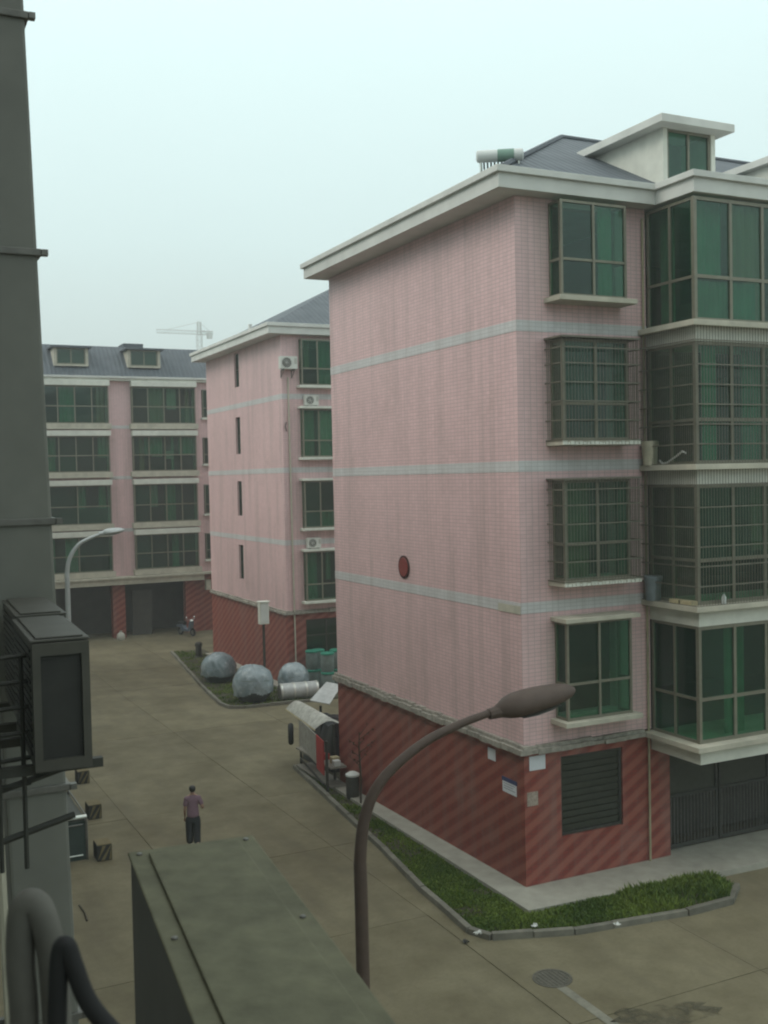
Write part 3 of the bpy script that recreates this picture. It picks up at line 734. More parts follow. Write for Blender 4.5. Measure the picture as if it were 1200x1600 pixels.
def ac_unit(F, u, v, wz, sx, label, m='ac_case_white', bracket=True, group=None):
    """split outdoor unit: case, round fan grille, side vent, feet, bracket"""
    W_, H_, D_ = .80*sx, .56*sx, .28*sx
    r = empty('air_conditioner', F(u, v, wz)); tag(r, label, 'air conditioner', group)
    MB().fbox(F, u-W_/2, u+W_/2, v, v+D_, wz+.03, wz+.03+H_).build('case', m, r, bevel=.015)
    cx, cz = u-W_*.14, wz+.03+H_*.5; R = H_*.40
    ring = MB(); n = 24; vs_, fs_ = [], []
    for k in range(n):
        a = 2*math.pi*k/n; vs_.append(F(cx+R*math.cos(a), v+D_+.004, cz+R*math.sin(a)))
    ring.add(vs_, [tuple(range(n))]); fo = ring.build('fan_opening', 'ac_dark', r)
    gr = MB()
    for q in (.35, .62, .88, 1.02):
        pts = [F(cx+R*q*math.cos(2*math.pi*k/20), v+D_+.012, cz+R*q*math.sin(2*math.pi*k/20)) for k in range(21)]
        gr.tube(pts, .006, 4)
    for k in range(6):
        a = math.pi*k/6; gr.tube([F(cx-R*math.cos(a), v+D_+.015, cz-R*math.sin(a)), F(cx+R*math.cos(a), v+D_+.015, cz+R*math.sin(a))], .005, 4)
    gr.build('fan_guard', m, fo)
    MB().fbox(F, u+W_*.32, u+W_*.46, v+D_, v+D_+.006, cz-H_*.1, cz+H_*.35).build('service_panel', 'ac_case', r)
    for s_ in (-.32, .32): MB().fbox(F, u+W_*s_-.03, u+W_*s_+.03, v+.01, v+D_+.02, wz, wz+.03).build('foot', 'steel_grey', r)
    if bracket:
        for s_ in (-.32, .32):
            b = MB(); b.fbox(F, u+W_*s_-.018, u+W_*s_+.018, 0, v+D_+.05, wz-.04, wz-.001); b.fbox(F, u+W_*s_-.018, u+W_*s_+.018, 0, .03, wz-.35, wz-.041)
            b.tube([F(u+W_*s_, .02, wz-.33), F(u+W_*s_, v+D_, wz-.04)], .012, 5); b.build('bracket', 'steel_grey', r)
    return r
ac_unit(GR, 4.68, .12, 13.72, 1.0, 'white air conditioner on brackets on the pink wall beside the top window', group=None)
ac_unit(GR, 5.78, .06, 12.12, .82, 'white air conditioner on the lintel of the third storey window', bracket=False)
ac_unit(GR, 5.74, .06, 5.68, .82, 'white air conditioner on the lintel of the lowest storey window', bracket=False)
# meter cabinet on a post
mt = empty('meter_cabinet', (3.36, 25.3, gz(25.3))); tag(mt, 'pale grey metal cabinet on a dark post before the red wall', 'cabinet')
mp_ = ony(412, 975, 25.3); mq_ = ony(412, 941, 25.3)
MB().box(mp_.x-.21, mp_.x+.21, 25.15, 25.45, mp_.z, mq_.z).build('case', 'trim_white', mt, bevel=.02)
MB().box(mp_.x-.17, mp_.x+.17, 25.135, 25.149, mp_.z+.05, mq_.z-.05).build('door', 'fascia', mt)
MB().box(mp_.x-.24, mp_.x+.24, 25.1, 25.5, mq_.z+.001, mq_.z+.05).build('hood', 'trim_white', mt)
MB().tube([(mp_.x, 25.32, gz(25.3)), (mp_.x, 25.32, mp_.z)], .06, 8).build('post', 'post_dark', mt)

# ------------------------------------------------------------------ third block, facing the camera at the end of the road
G3 = gz(47); Y3 = 47.0
bC = empty('apartment_building', (3, 47, G3)); tag(bC, 'block at the road end with wide green windows and dormers in a slate roof', 'building')
GC = fac((0, Y3, 0), (1, 0, 0), (0, -1, 0))
X3a, X3b = -7.5, 14.0
rows = [(3.46, 5.62), (6.36, 8.72), (9.52, 11.70), (12.45, 14.72)]
colsC = [(-2.98, 1.02), (2.42, 6.42)]
hl = [(a+.1, b-.1, c+.05, d-.05) for (a, b) in colsC+[(-7.2, -4.4)] for c, d in rows] + [(6.9, 8.6, c+.4, d-.1) for c, d in rows]
wall(GC, X3a, X3b, 2.95, 15.05, TH, hl).build('wall', 'pink_tile', bC)
MB().box(X3a, X3b, 57.8, 58, G3, 15).build('rear_wall', 'pink_tile', bC)
MB().box(X3a, X3a+.2, Y3+.3, 57.7, G3, 15).build('end_wall', 'pink_tile', bC); MB().box(X3b-.2, X3b, Y3+.3, 57.7, G3, 15).build('end_wall', 'pink_tile', bC)
iw = MB()
for z in (2.75, 5.95, 9.15, 12.1): iw.box(X3a+.25, X3b-.25, Y3+.26, 57.7, z, z+.2)
iw.box(X3a+.25, X3b-.25, Y3+4.0, Y3+4.1, G3, 15); iw.box(1.6, 1.75, Y3+.26, Y3+3.9, 2.95, 15)
iw.build('inner_wall', 'room_dark', bC)
for z in (5.83, 9.05, 12.15):
    MB().fbox(GC, 1.03, 2.41, -.01, .008, z, z+.2).build('tile_band', 'band_tile', bC)
cc_ = {(1, 2): 'g', (0, 3): 'b', (1, 3): 'b'}
for ci, (a, b) in enumerate(colsC+[(-7.2, -3.6)]):
    for ri, (c, d) in enumerate(rows):
        n = 4; us = [a+(b-a)*k/n for k in range(1, n)]
        if ri == 1 or ri == 0: us = [us[1]] if ci == 0 else us
        wo = window(GC, bC, a, b, c, d, .30, us, [c+(d-c)*.46], sides=.3, fr=.065)
        MB().fbox(GC, a-.12, b+.12, -.01, .42, c-.34, c-.003).build('ledge', 'trim_cream', wo, bevel=.01)
        MB().fbox(GC, a-.04, b+.04, -.01, .55, d+.003, d+.32).build('lintel', 'trim_white', wo, bevel=.01)
        curtains(GC, wo, [a+(b-a)*k/4 for k in range(5)], c, d, -.1, .4)
        if ci == 1 and ri == 2:
            curtain(GC, wo, a+.75, a+1.85, c+1.0, d-.1, .1, 'curtain_green'); curtain(GC, wo, a+2.9, a+3.8, c+1.0, d-.1, .1, 'curtain_green')
            MB().fbox(GC, a+2.05, a+2.6, .0, .04, c+.75, c+1.25).build('paper_sheet', 'curtain_pale', wo)
        elif ri == 3: curtain(GC, wo, a+1.1, a+2.0, c+.1, d-.1, .08, 'curtain_brown' if ci else 'curtain_green')
        elif ri == 2: curtain(GC, wo, a+.2, a+.8, c+.1, d-.1, .08, 'curtain_green')
for c, d in rows:
    wo = window(GC, bC, 6.95, 8.55, c+.4, d-.1, .05, [7.75], [c+1.0], fr=.06)
    MB().fbox(GC, 6.85, 8.65, -.01, .25, c+.28, c+.397).build('sill', 'trim_white', wo)
MB().fbox(GC, X3a, 6.62, -.3, .62, 2.62, 2.98).build('shop_fascia', 'trim_cream', bC, bevel=.01)
MB().fbox(GC, X3a, 7.4, -.3, .75, 2.983, 3.10).build('shop_fascia_cap', 'trim_cream', bC, bevel=.01)
# recessed shopfronts
for x in (-7.3, -3.4, 1.35, 5.9, 9.3, 13.2):
    MB().box(x-.38, x+.38, Y3-.1, Y3+.5, G3-.1, 2.60).build('pier', 'red_tile', bC)
for x0, x1 in ((6.9, 9.0),): MB().box(6.3, 8.92, Y3+.1, Y3+.35, G3-.1, 2.9).build('ground_floor_wall', 'red_tile', bC)
MB().box(9.7, 12.8, Y3+.1, Y3+.35, G3-.1, 2.9).build('ground_floor_wall', 'red_tile', bC)
MB().box(X3a, 5.6, Y3+2.6, Y3+2.75, G3-.1, 2.6).build('shop_back_wall', 'room_dark', bC)
MB().box(2.3, 3.5, Y3+.55, Y3+.7, G3, 2.1).build('shop_partition', 'room_dark', bC)
MB().fbox(GC, X3a-.1, X3b, -.4, .35, 15.055, 15.2).build('eaves', 'trim_white', bC, bevel=.01)
MB().fbox(GC, X3a-.2, X3b, -.4, .48, 15.203, 15.32).build('gutter', 'fascia', bC)
rf = MB().add([(-3.6, Y3-.35, 15.325), (X3b, Y3-.35, 15.325), (X3b, 58, 15.325), (-3.6, 58, 15.325), (-2.6, Y3+1.7, 17.38), (X3b, Y3+1.7, 17.30), (X3b, 56, 17.3), (-2.6, 56, 17.38)],
             [(0, 1, 5, 4), (1, 2, 6, 5), (2, 3, 7, 6), (3, 0, 4, 7), (4, 5, 6, 7), (3, 2, 1, 0)]).build('roof', 'roof_sheet', bC)
MB().box(X3a, -3.62, Y3-.3, 58, 15.325, 15.8).build('roof', 'roof_sheet', bC)
MB().box(2.5, 3.75, Y3+1.9, Y3+3.4, 17.3, 17.62).build('roof_hatch', 'slate', rf)
for x0, x1 in ((-1.9, -.2), (2.5, 4.2)):
    d = MB(); z0, z1 = 15.92, 17.0; yf = Y3+.05; t = .16
    for a, b in ((x0-t, x0), (x1, x1+t)):
        d.add([(a, yf, z0), (b, yf, z0), (b, yf, z1), (a, yf, z1), (a, yf+1.6, z1), (b, yf+1.6, z1), (a, yf+.35, z0), (b, yf+.35, z0)], [(0, 1, 2, 3), (4, 5, 7, 6), (0, 3, 4, 6), (1, 7, 5, 2), (2, 5, 4, 3), (0, 6, 7, 1)])
    d.box(x0, x1, yf, yf+.3, z0-.0, z0+.1)
    do = d.build('dormer', 'trim_cream', rf)
    MB().box(x0-.35, x1+.35, yf-.25, yf+1.7, z1+.003, z1+.1).build('dormer_roof', 'slate', do)
    window(fac((0, yf, 0), (1, 0, 0), (0, -1, 0)), do, x0+.003, x1-.003, z0+.103, z1-.003, -.05, [(x0+x1)/2], [], fr=.07)
    MB().box(x0+.01, x1-.01, yf+.45, yf+.5, z0+.1, z1).build('room_back', 'room_dark', do)
# parcel cabinet hung at the end of the shop fascia
tag(MB().box(6.75, 7.05, Y3-.55, Y3-.2, 1.95, 2.6).build('lamp_box', 'trim_cream', bC, bevel=.01))

# ------------------------------------------------------------------ tower crane far behind
cr = empty('tower_crane', (110, 400, -1.3)); tag(cr, 'distant tower crane with long jib rising behind the slate roof', 'crane')
def lattice(a, b, wd, nseg, th, x, y):
    mb = MB(); a, b, x, y = Vector(a), Vector(b), Vector(x)*wd/2, Vector(y)*wd/2
    cs = [x+y, x-y, -x-y, -x+y]
    for c in cs: mb.tube([a+c, b+c], th, 4)
    for i in range(nseg):
        p, q = a+(b-a)*i/nseg, a+(b-a)*(i+1)/nseg
        for k in range(4):
            mb.tube([p+cs[k], q+cs[(k+1) % 4]], th*.6, 3, cap=False); mb.tube([q+cs[k], q+cs[(k+1) % 4]], th*.6, 3, cap=False)
    return mb
tp = ony(311, 508, 400); jz = ony(311, 523, 400).z
lattice((tp.x, 400, -1.3), (tp.x, 400, jz), 1.9, 30, .11, (1, 0, 0), (0, 1, 0)).build('mast', 'crane_steel', cr)
jl = ony(245, 522, 400); jr = ony(332, 523, 400)
lattice((tp.x, 400, jz+.8), (jl.x, 400, jz+.8), 1.3, 12, .07, (0, 0, 1), (0, 1, 0)).build('jib', 'crane_steel', cr)
lattice((tp.x, 400, jz+.8), (jr.x, 400, jz+.8), 1.4, 4, .14, (0, 0, 1), (0, 1, 0)).build('counter_jib', 'crane_steel', cr)
MB().box(jr.x-2.2, jr.x-.3, 399, 401, jz-1.4, jz+.9).build('counterweight', 'crane_steel', cr)
lattice((tp.x, 400, jz+.2), (tp.x, 400, tp.z+1.2), 1.3, 4, .14, (1, 0, 0), (0, 1, 0)).build('tower_head', 'crane_steel', cr)
MB().tube([(tp.x, 400, tp.z+1.2), (jl.x+4, 400, jz+1.5)], .08, 4).build('tie_rod', 'crane_steel', cr)
MB().tube([(tp.x, 400, tp.z+1.2), (jr.x-1, 400, jz+1.5)], .08, 4).build('tie_rod', 'crane_steel', cr)

# ------------------------------------------------------------------ street lamps
def street_lamp(px, py, pts, r, head0, head1, hw, m, label, vr=.62):
    zb = gz(py); root = empty('street_lamp', (px, py, zb)); tag(root, label, 'street lamp', 'street lamps along the road')
    P = [Vector((px, py, zb)), *[Vector(p) for p in pts]]
    # smooth the bend (Catmull-Rom)
    Q = [P[0], P[0].lerp(P[1], .5)]
    E_ = [P[0]]+P+[P[-1]*2-P[-2]]
    for i in range(2, len(P)):
        a, b, c, d = E_[i-1], E_[i], E_[i+1], E_[min(i+2, len(E_)-1)]
        for k in range(8):
            t = k/8; Q.append(.5*((2*b)+(-a+c)*t+(2*a-5*b+4*c-d)*t*t+(-a+3*b-3*c+d)*t**3))
    Q.append(P[-1])
    n = len(Q); MB().tube(Q, [r*(1.15-.5*i/(n-1)) for i in range(n)], 12).build('pole', m, root, smooth=True)
    MB().lathe((px, py, zb), [(r*2.6, 0), (r*2.6, .02), (r*1.5, .03), (r*1.5, .35), (r*1.2, .4)], 14).build('base', m, root)
    a, b = Vector(head0), Vector(head1); ax = (b-a).normalized(); sd_ = ax.cross(Vector((0, 0, 1))).normalized(); up = sd_.cross(ax); Ln = (b-a).length
    prof = [(-.02, .30, .45), (.03, .42, .6), (.12, .78, .85), (.22, .95, 1.0), (.40, 1.0, 1.0), (.60, .96, .92), (.78, .80, .78), (.92, .52, .55), (1.0, .16, .22)]
    vs_, fs_ = [], []; k = 14
    for t, wv, hv in prof:
        c = a+ax*Ln*t
        for i in range(k):
            an = 2*math.pi*i/k; s_ = math.sin(an); hh = hw*vr*hv*(s_ if s_ > 0 else s_*.75)
            vs_.append(c+sd_*math.cos(an)*hw*wv+up*hh)
    for j in range(len(prof)-1):
        for i in range(k): fs_.append((j*k+i, j*k+(i+1) % k, (j+1)*k+(i+1) % k, (j+1)*k+i))
    fs_ += [tuple(range(k)), tuple(range((len(prof)-1)*k, len(prof)*k))]
    MB().add(vs_, fs_).build('lamp_head', m, root, smooth=True)
    ln = MB(); vs_ = []
    for t, wv, hv in ((.25, .55, 1.0), (.4, .75, 1.0), (.6, .7, .92), (.76, .45, .80)):
        c = a+ax*Ln*t-up*hw*vr*.70*hv; vs_ += [c+sd_*hw*wv, c-sd_*hw*wv]
    vs2 = [v-up*.008 for v in vs_]
    ln.add(vs2, [(0, 1, 3, 2), (2, 3, 5, 4), (4, 5, 7, 6)]); ln.build('lens', 'lamp_lens', root)
    MB().tube([a-ax*.12, a+ax*.06], [r*.95, r*1.25], 10).build('socket', m, root)
Yl = CAM.y+10
px_ = ony(568, 1540, Yl).x
street_lamp(px_, Yl, [ony(*q, Yl) for q in ((565, 1430), (563, 1340), (572, 1270), (600, 1215), (660, 1162), (720, 1131), (776, 1110))], .062,
            ony(778, 1112, Yl), ony(897, 1078, Yl), .19, 'lamp_brown', 'brown curved street lamp in front of the pink gable and red ground floor', .85)
Yl = 18.0
street_lamp(ony(106, 935, Yl).x, Yl, [ony(*q, Yl) for q in ((106, 935), (105, 895), (110, 870), (124, 850), (145, 839), (163, 833))], .075,
            ony(160, 833.5, Yl), ony(194, 828, Yl), .22, 'lamp_silver', 'pale grey street lamp in front of the block at the road end')

# ------------------------------------------------------------------ wrapped tanks, roll, drums
def wrapped(px, py, R, H, seed, label, cat='tank', grp='wrapped tanks standing in the planting bed'):
    zb = gz(py)+.05; root = empty('wrapped_tank', (px, py, zb)); tag(root, label, cat, grp)
    def shell(nu, nv, grow, rough, hem):
        vs_, fs_, keep = [], [], []
        for j in range(nv+1):
            th = math.pi*j/nv
            for i in range(nu):
                a = 2*math.pi*i/nu; rr = math.sin(th)**.72
                p = Vector((rr*math.cos(a), rr*math.sin(a), -math.cos(th)))
                fold = abs(noise.noise(Vector((math.cos(a)*4+th*1.5, math.sin(a)*4-th, seed))))
                f = grow*(1+.05*noise.noise(p*1.7+Vector((seed, 0, 0)))+rough*(.085*fold+.02*noise.noise(p*5+Vector((0, seed, 0)))))
                z = max(-.92, p.z*f)
                if hem is not None and z < hem+.3: f *= 1+.10*(hem+.3-z)
                vs_.append((px+p.x*R*f, py+p.y*R*f, zb+(z+.92)*H/1.95)); keep.append(z > (-9 if hem is None else hem+.28*noise.noise(Vector((math.cos(a)*1.6, math.sin(a)*1.6, seed*2)))))
        for j in range(nv):
            for i in range(nu):
                q = (j*nu+i, j*nu+(i+1) % nu, (j+1)*nu+(i+1) % nu, (j+1)*nu+i)
                if all(keep[k_] for k_ in q): fs_.append(q)
        return MB().add(vs_, fs_)
    shell(32, 18, .96, .1, None).build('tank_body', 'tank_dark', root, smooth=True)
    shell(84, 44, 1.0, 1.0, -.45).build('wrapping', 'plastic_wrap', root).data.shade_smooth()
    for q, zz_ in ((.35, .0), (.62, .1)):
        pts = [(px+R*1.02*math.sqrt(max(.1, 1-((q-.47)*2)**2))**.8*math.cos(a), py+R*1.02*math.sqrt(max(.1, 1-((q-.47)*2)**2))**.8*math.sin(a), zb+H*q+.06*math.sin(a+seed)) for a in [2*math.pi*i/26 for i in range(27)]]
        MB().tube(pts, .012, 5).build('strap', 'drum_grey', root)
t1, t2, t3 = ong(342, 1068), ong(396, 1098), Vector((3.95, 24.9, 0))
wrapped(t1.x, t1.y, .80, 1.40, 1.0, 'plastic wrapped round tank beside the grass edge farthest from the steel drum')
wrapped(t2.x, t2.y, .84, 1.55, 4.0, 'bulky plastic wrapped tank with folds near the lying steel drum')
wrapped(4.15, 24.6, .66, 1.35, 8.0, 'smaller grey wrapped tank against the red wall beside the downpipe')
ca, cb = ong(440, 1097), ong(492, 1093)
st = empty('steel_drum', (ca.x, ca.y, gz(23))); tag(st, 'shiny steel drum lying on its side by the kerb', 'drum')
c0 = Vector((ca.x-.05, 23.35, gz(23)+.41)); c1 = Vector((cb.x+.2, 23.2, gz(23)+.41))
d_ = c1-c0
MB().tube([c0, c1], .35, 24).build('body', 'sheet_metal', st, smooth=True)
for t in (.03, .36, .68, .97): MB().tube([c0+d_*(t-.025), c0+d_*(t+.025)], .365, 24).build('hoop', 'steel_pale', st, smooth=True)
MB().tube([c0-d_.normalized()*.012, c0+d_.normalized()*.0], .30, 20).build('end_plate', 'board_grey', st)
dl = []
for px_, yy in ((488, 25.35), (512, 24.3), (497, 25.45), (526, 24.95)):
    xx = ony(px_, 1040, yy).x; dl += [(xx, yy, 0, 'drum_grey'), (xx, yy, 1, 'drum_grey')]
for k, (x, y, lv_, m) in enumerate(dl):
    z = gz(y)+.05+lv_*.86; r = empty('drum', (x, y, z))
    pos = ['next to the downpipe', 'next to the downpipe', 'at the bed edge', 'at the bed edge', 'against the window', 'against the window', 'beside the tarpaulin heap', 'beside the tarpaulin heap'][k]
    tag(r, ('lower' if lv_ == 0 else 'upper')+' plastic drum with green lid in the stack '+pos, 'drum', 'stacked drums by the second block')
    MB().lathe((x, y, z), [(.26, 0), (.29, .1), (.295, .4), (.29, .7), (.27, .78)], 18).build('body', m, r, smooth=True)
    MB().lathe((x, y, z), [(.305, .755), (.31, .78), (.31, .82), (.27, .85)], 18).build('lid', 'drum_green', r, smooth=True)
bo = ong(310, 1014); bl = empty('bollard', (bo.x-.6, 37.0, gz(37))); tag(bl, 'short dark stone bollard at the far corner of the bed', 'bollard')
bq = ony(310, 1000, 37)
MB().lathe((bq.x, 37, gz(37)), [(.24, 0), (.24, .08), (.18, .1), (.17, .62), (.21, .64), (.2, .8), (.1, .86)], 10).build('shaft', 'post_dark', bl)

# ------------------------------------------------------------------ lean-to stall at the gable end
G = gz(10.5)
stl = empty('lean_to_stall', (-.6, 10.8, G)); tag(stl, 'small lean to stall with curved corrugated roof and red banner at gable end', 'stall')
f1, f2 = ong(471, 1200), ong(512, 1244)
zf, zk = G+1.62, G+1.86
A_, B_, C_, D_ = onz(492, 1139, zf), onz(447, 1107, zf), onz(474, 1099, zk), onz(533, 1131, zk)
for p_, h in ((f1, zf-.05), (f2, zf-.02), (f1+Vector((.75, .1, 0)), zk-.02), (f2+Vector((.62, .9, 0)), zk-.02)):
    MB().tube([(p_.x, p_.y, gz(p_.y)), (p_.x, p_.y, h+.02)], .045, 8).build('post', 'post_dark', stl)
vs_, fs_ = [], []; nx, ny = 14, 60
for j in range(ny+1):
    q = j/ny
    for i in range(nx+1):
        t = i/nx; p_ = A_.lerp(B_, q).lerp(D_.lerp(C_, q), t)
        vs_.append((p_.x, p_.y, p_.z+.16*math.sin(math.pi*t)+.022*math.sin(2*math.pi*q*19)))
for j in range(ny):
    for i in range(nx): a = j*(nx+1)+i; fs_.append((a, a+1, a+nx+2, a+nx+1))
k = len(vs_); vs_ += [(x, y, z-.012) for x, y, z in vs_]; fs_ += [tuple(q+k for q in f[::-1]) for f in fs_]
MB().add(vs_, fs_).build('roof_sheet', 'rusty_sheet', stl, smooth=True)
MB().tube([A_-Vector((0, 0, .04)), B_-Vector((0, 0, .04))], .025, 6).build('eave_bar', 'brick_block', stl)
def along(t0, t1, z0, z1, off=.05, th=.025):
    p_, q_ = f1.lerp(f2, t0), f1.lerp(f2, t1); nn_ = Vector(((q_-p_).y, -(q_-p_).x, 0)).normalized()
    c_ = [p_+nn_*off, q_+nn_*off, q_+nn_*(off+th), p_+nn_*(off+th)]
    return MB().hexa([(c.x, c.y, z0) for c in c_]+[(c.x, c.y, z1) for c in c_])
along(.03, .70, G+.72, zf-.03).build('side_board', 'board_pale', stl)
along(.71, .97, G+.60, zf-.02).build('banner', 'banner_red', stl)
along(.05, .95, G+.30, G+.36).build('lower_rail', 'post_dark', stl)
MB().box(-.55, -.04, 9.4, 12.2, G+.7, G+.75).build('counter', 'board_grey', stl)
MB().box(-.55, -.04, 9.4, 12.2, G+.15, G+.2).build('shelf', 'board_grey', stl)
for k, (x, y, s_, m, lb) in enumerate(((-.3, 9.55, .2, 'litter_white', 'white packet on the stall counter beside the red banner'), (-.22, 9.85, .24, 'brick_block', 'orange brown carton on the stall counter'), (-.3, 10.4, .22, 'banner_red', 'dark red carton behind the orange one on the stall counter'))):
    tag(MB().box(x-s_/2, x+s_/2, y-s_/2, y+s_/2, G+.751, G+.751+s_*.8).build('carton', m, bevel=.01), lb, 'carton')
tr = empty('tyre', (-.5, 13.0, G+.6)); tag(tr, 'black tyre hung on the far post of the stall', 'tyre')
MB().tube([(-.42+.1*math.cos(a), 12.95+.26*math.cos(a), G+1.0+.26*math.sin(a)) for a in [2*math.pi*i/20 for i in range(21)]], .09, 10, cap=False).build('tread', 'rubber', tr, smooth=True)
wb = empty('waste_barrel', (-.32, 8.35, gz(8.3)+.06)); tag(wb, 'dark barrel with a white lid standing beside the stall', 'barrel')
MB().lathe((-.32, 8.35, gz(8.3)+.06), [(.17, 0), (.19, .1), (.19, .62), (.17, .66)], 16).build('body', 'post_dark', wb, smooth=True)
MB().lathe((-.32, 8.35, gz(8.3)+.06), [(.2, .65), (.2, .7), (.1, .76)], 16).build('lid', 'litter_white', wb, smooth=True)
# tarp covered heap with a tilted sheet behind the gable corner
hp_ = empty('covered_heap', (1.2, 12.4, gz(12))); tag(hp_, 'black tarpaulin covered heap behind the gable corner', 'heap')
vs_, fs_ = [], []; n = 22
for j in range(n+1):
    for i in range(n+1):
        x, y = .25+2.2*i/n, 11.2+2.6*j/n; e_ = min(i, n-i, j, n-j)/n*2
        vs_.append((x, y, gz(y)+min(1, e_*4)*(1.45+.3*noise.noise((x*1.3, y*1.3, 2))+.08*noise.noise((x*5, y*5, 1)))))
for j in range(n):
    for i in range(n): a = j*(n+1)+i; fs_.append((a, a+1, a+n+2, a+n+1))
MB().add(vs_, fs_).build('tarpaulin', 'tarp_black', hp_, smooth=True)
sp = [ony(484, 1094, 12.6), ony(515, 1100, 12.2), ony(534, 1070, 13.2), ony(510, 1065, 13.6)]
nn_ = (sp[1]-sp[0]).cross(sp[3]-sp[0]).normalized()*.03
tag(MB().hexa([p-nn_ for p in sp]+[p for p in sp]).build('metal_sheet', 'sheet_metal', bevel=.008), 'pale tilted metal sheet lying on the black tarpaulin', 'sheet')
# young bare tree by the wall
ty = 7.6; tx = -.42; tz = gz(ty)+.06
tree = empty('sapling', (tx, ty, tz)); tag(tree, 'thin bare young tree growing against the red wall by the lamp pole', 'tree')
MB().tube([(tx, ty, tz), (tx+.02, ty, tz+.8), (tx-.01, ty+.02, tz+1.6), (tx, ty, tz+2.05)], [.03, .026, .02, .012], 7).build('trunk', 'bark', tree, smooth=True)
rn = random.Random(4); cv = MB()
for k in range(9):
    h = 1.0+k*.12; a = rn.uniform(0, 6.28); l_ = rn.uniform(.2, .45)
    p = Vector((tx, ty, tz+h)); q = p+Vector((math.cos(a)*l_, math.sin(a)*l_, l_*.8)); cv.tube([p, q], [.011, .005], 5)
    for m_ in range(5):
        c = p.lerp(q, rn.uniform(.4, 1.1)); v1 = Vector((rn.uniform(-1, 1), rn.uniform(-1, 1), rn.uniform(-1, 1))).normalized()*.06; v2 = Vector((rn.uniform(-1, 1), rn.uniform(-1, 1), rn.uniform(-1, 1))).normalized()*.035
        cv.add([c, c+v1*.5+v2, c+v1, c+v1*.5-v2], [(0, 1, 2, 3)])
cv.build('crown', 'bark', tree)

# ------------------------------------------------------------------ long low enclosure and striped blocks on the near side
en = empty('low_enclosure', (-8.3, 10, gz(8))); tag(en, 'long low dark metal enclosure with pale steel top rail beside the road', 'enclosure')
xa, xb, ya, yb, zt = -9.1, -7.92, 7.2, 14.6, gz(8)+1.08
MB().box(xa, xb, ya+.03, yb, gz(14)-.02, zt-.12).build('body', 'bin_green', en)
MB().box(xa-.02, xb-.04, ya+.05, yb, zt-.118, zt-.08).build('top_panel', 'frame_dark', en)
MB().tube([(xa, ya-.02, zt), (xb, ya-.02, zt)], .045, 8).build('rail', 'steel_pale', en, smooth=True)
MB().tube([(xb, ya-.02, zt), (xb, yb, zt-.04)], .025, 8).build('rail', 'steel_grey', en, smooth=True)
MB().tube([(xa, ya, zt-.2), (xb-.1, ya, zt-.2)], .018, 8).build('rail', 'steel_grey', en); MB().tube([(xa, ya, gz(7)+.12), (xb-.1, ya, gz(7)+.12)], .02, 8).build('rail', 'steel_pale', en)
for y in (ya, 9.7, 12.2, yb-.05): MB().tube([(xb, y, gz(y)), (xb, y, zt)], .03, 8).build('post', 'steel_grey', en)
for k, (q, lb) in enumerate((((164, 1345), 'larger faded black and yellow striped block at the road edge'), ((149, 1280), 'faded striped block halfway along the low enclosure'), ((131, 1225), 'faded striped block at the far end of the low enclosure'))):
    p = ong(*q); r = empty('striped_block', (p.x, p.y, gz(p.y))); tag(r, lb, 'block', 'striped blocks along the road edge')
    w_, h_ = .18, .38; z = gz(p.y)
    MB().box(p.x-w_, p.x+w_, p.y, p.y+.5, z, z+h_).build('core', 'stripe_black', r, bevel=.02)
    s_ = MB()
    for j in range(3):
        a0_ = -w_+.02+j*.19-.12
        pts = [(a0_, .0), (a0_+.085, .0), (a0_+.085+h_*.6, h_), (a0_+h_*.6, h_)]
        pts = [(min(max(a, -w_+.015), w_-.015), b) for a, b in pts]
        s_.hexa([(p.x+a, p.y-.006, z+.02+b*.9) for a, b in pts]+[(p.x+a, p.y+.01, z+.02+b*.9) for a, b in pts])
    s_.build('stripes', 'stripe_yellow', r)
    MB().box(p.x-w_+.01, p.x+w_-.01, p.y+.01, p.y+.49, z+h_+.001, z+h_+.02).build('cap', 'stripe_yellow', r)

# ------------------------------------------------------------------ scooter and oddments at the shopfronts
def scooter(x, y, rz, label, m):
    z = gz(y); root = empty('motor_scooter', (x, y, z)); tag(root, label, 'scooter')
    ca_, sa_ = math.cos(rz), math.sin(rz)
    T = lambda a, b, c: Vector((x+a*ca_-b*sa_, y+a*sa_+b*ca_, z+c))
    for wx in (-.6, .6):
        MB().tube([T(wx+.2*math.cos(t), 0, .25+.2*math.sin(t)) for t in [2*math.pi*i/16 for i in range(17)]], .055, 8, cap=False).build('tyre', 'rubber', root, smooth=True)
        MB().tube([T(wx, -.04, .25), T(wx, .04, .25)], .12, 12).build('hub', 'steel_grey', root)
    b = MB()
    pr = [(-.85, .62), (-.3, .72), (-.15, .45), (.28, .40), (.42, .85), (.5, .95), (.56, .9), (.45, .35), (.3, .27), (-.35, .27), (-.5, .48), (-.85, .52)]
    n = len(pr); vs_ = [T(a, -.15, c) for a, c in pr]+[T(a, .15, c) for a, c in pr]
    b.add(vs_, [tuple(range(n)), tuple(range(n, 2*n))[::-1]]+[(i, (i+1) % n, n+(i+1) % n, n+i) for i in range(n)]); b.build('body', m, root, bevel=.02)
    MB().tube([T(-.8, 0, .74), T(-.5, 0, .8), T(-.1, 0, .76)], [.08, .13, .11], 10).build('seat', 'rubber', root, smooth=True)
    MB().tube([T(.6, 0, .25), T(.42, 0, 1.0)], .03, 8).build('fork', 'steel_grey', root)
    MB().tube([T(.36, -.33, 1.03), T(.42, 0, 1.0), T(.36, .33, 1.03)], .018, 8).build('handlebar', 'chrome', root)
    MB().lathe(T(.5, 0, .92), [(.09, 0), (.1, .04), (.05, .1)], 12).build('headlight', 'lamp_white', root, smooth=True)
    for s_ in (-1, 1): MB().lathe(T(.38, .3*s_, 1.12), [(.05, 0), (.06, .04), (.02, .09)], 10).build('mirror', 'chrome', root)
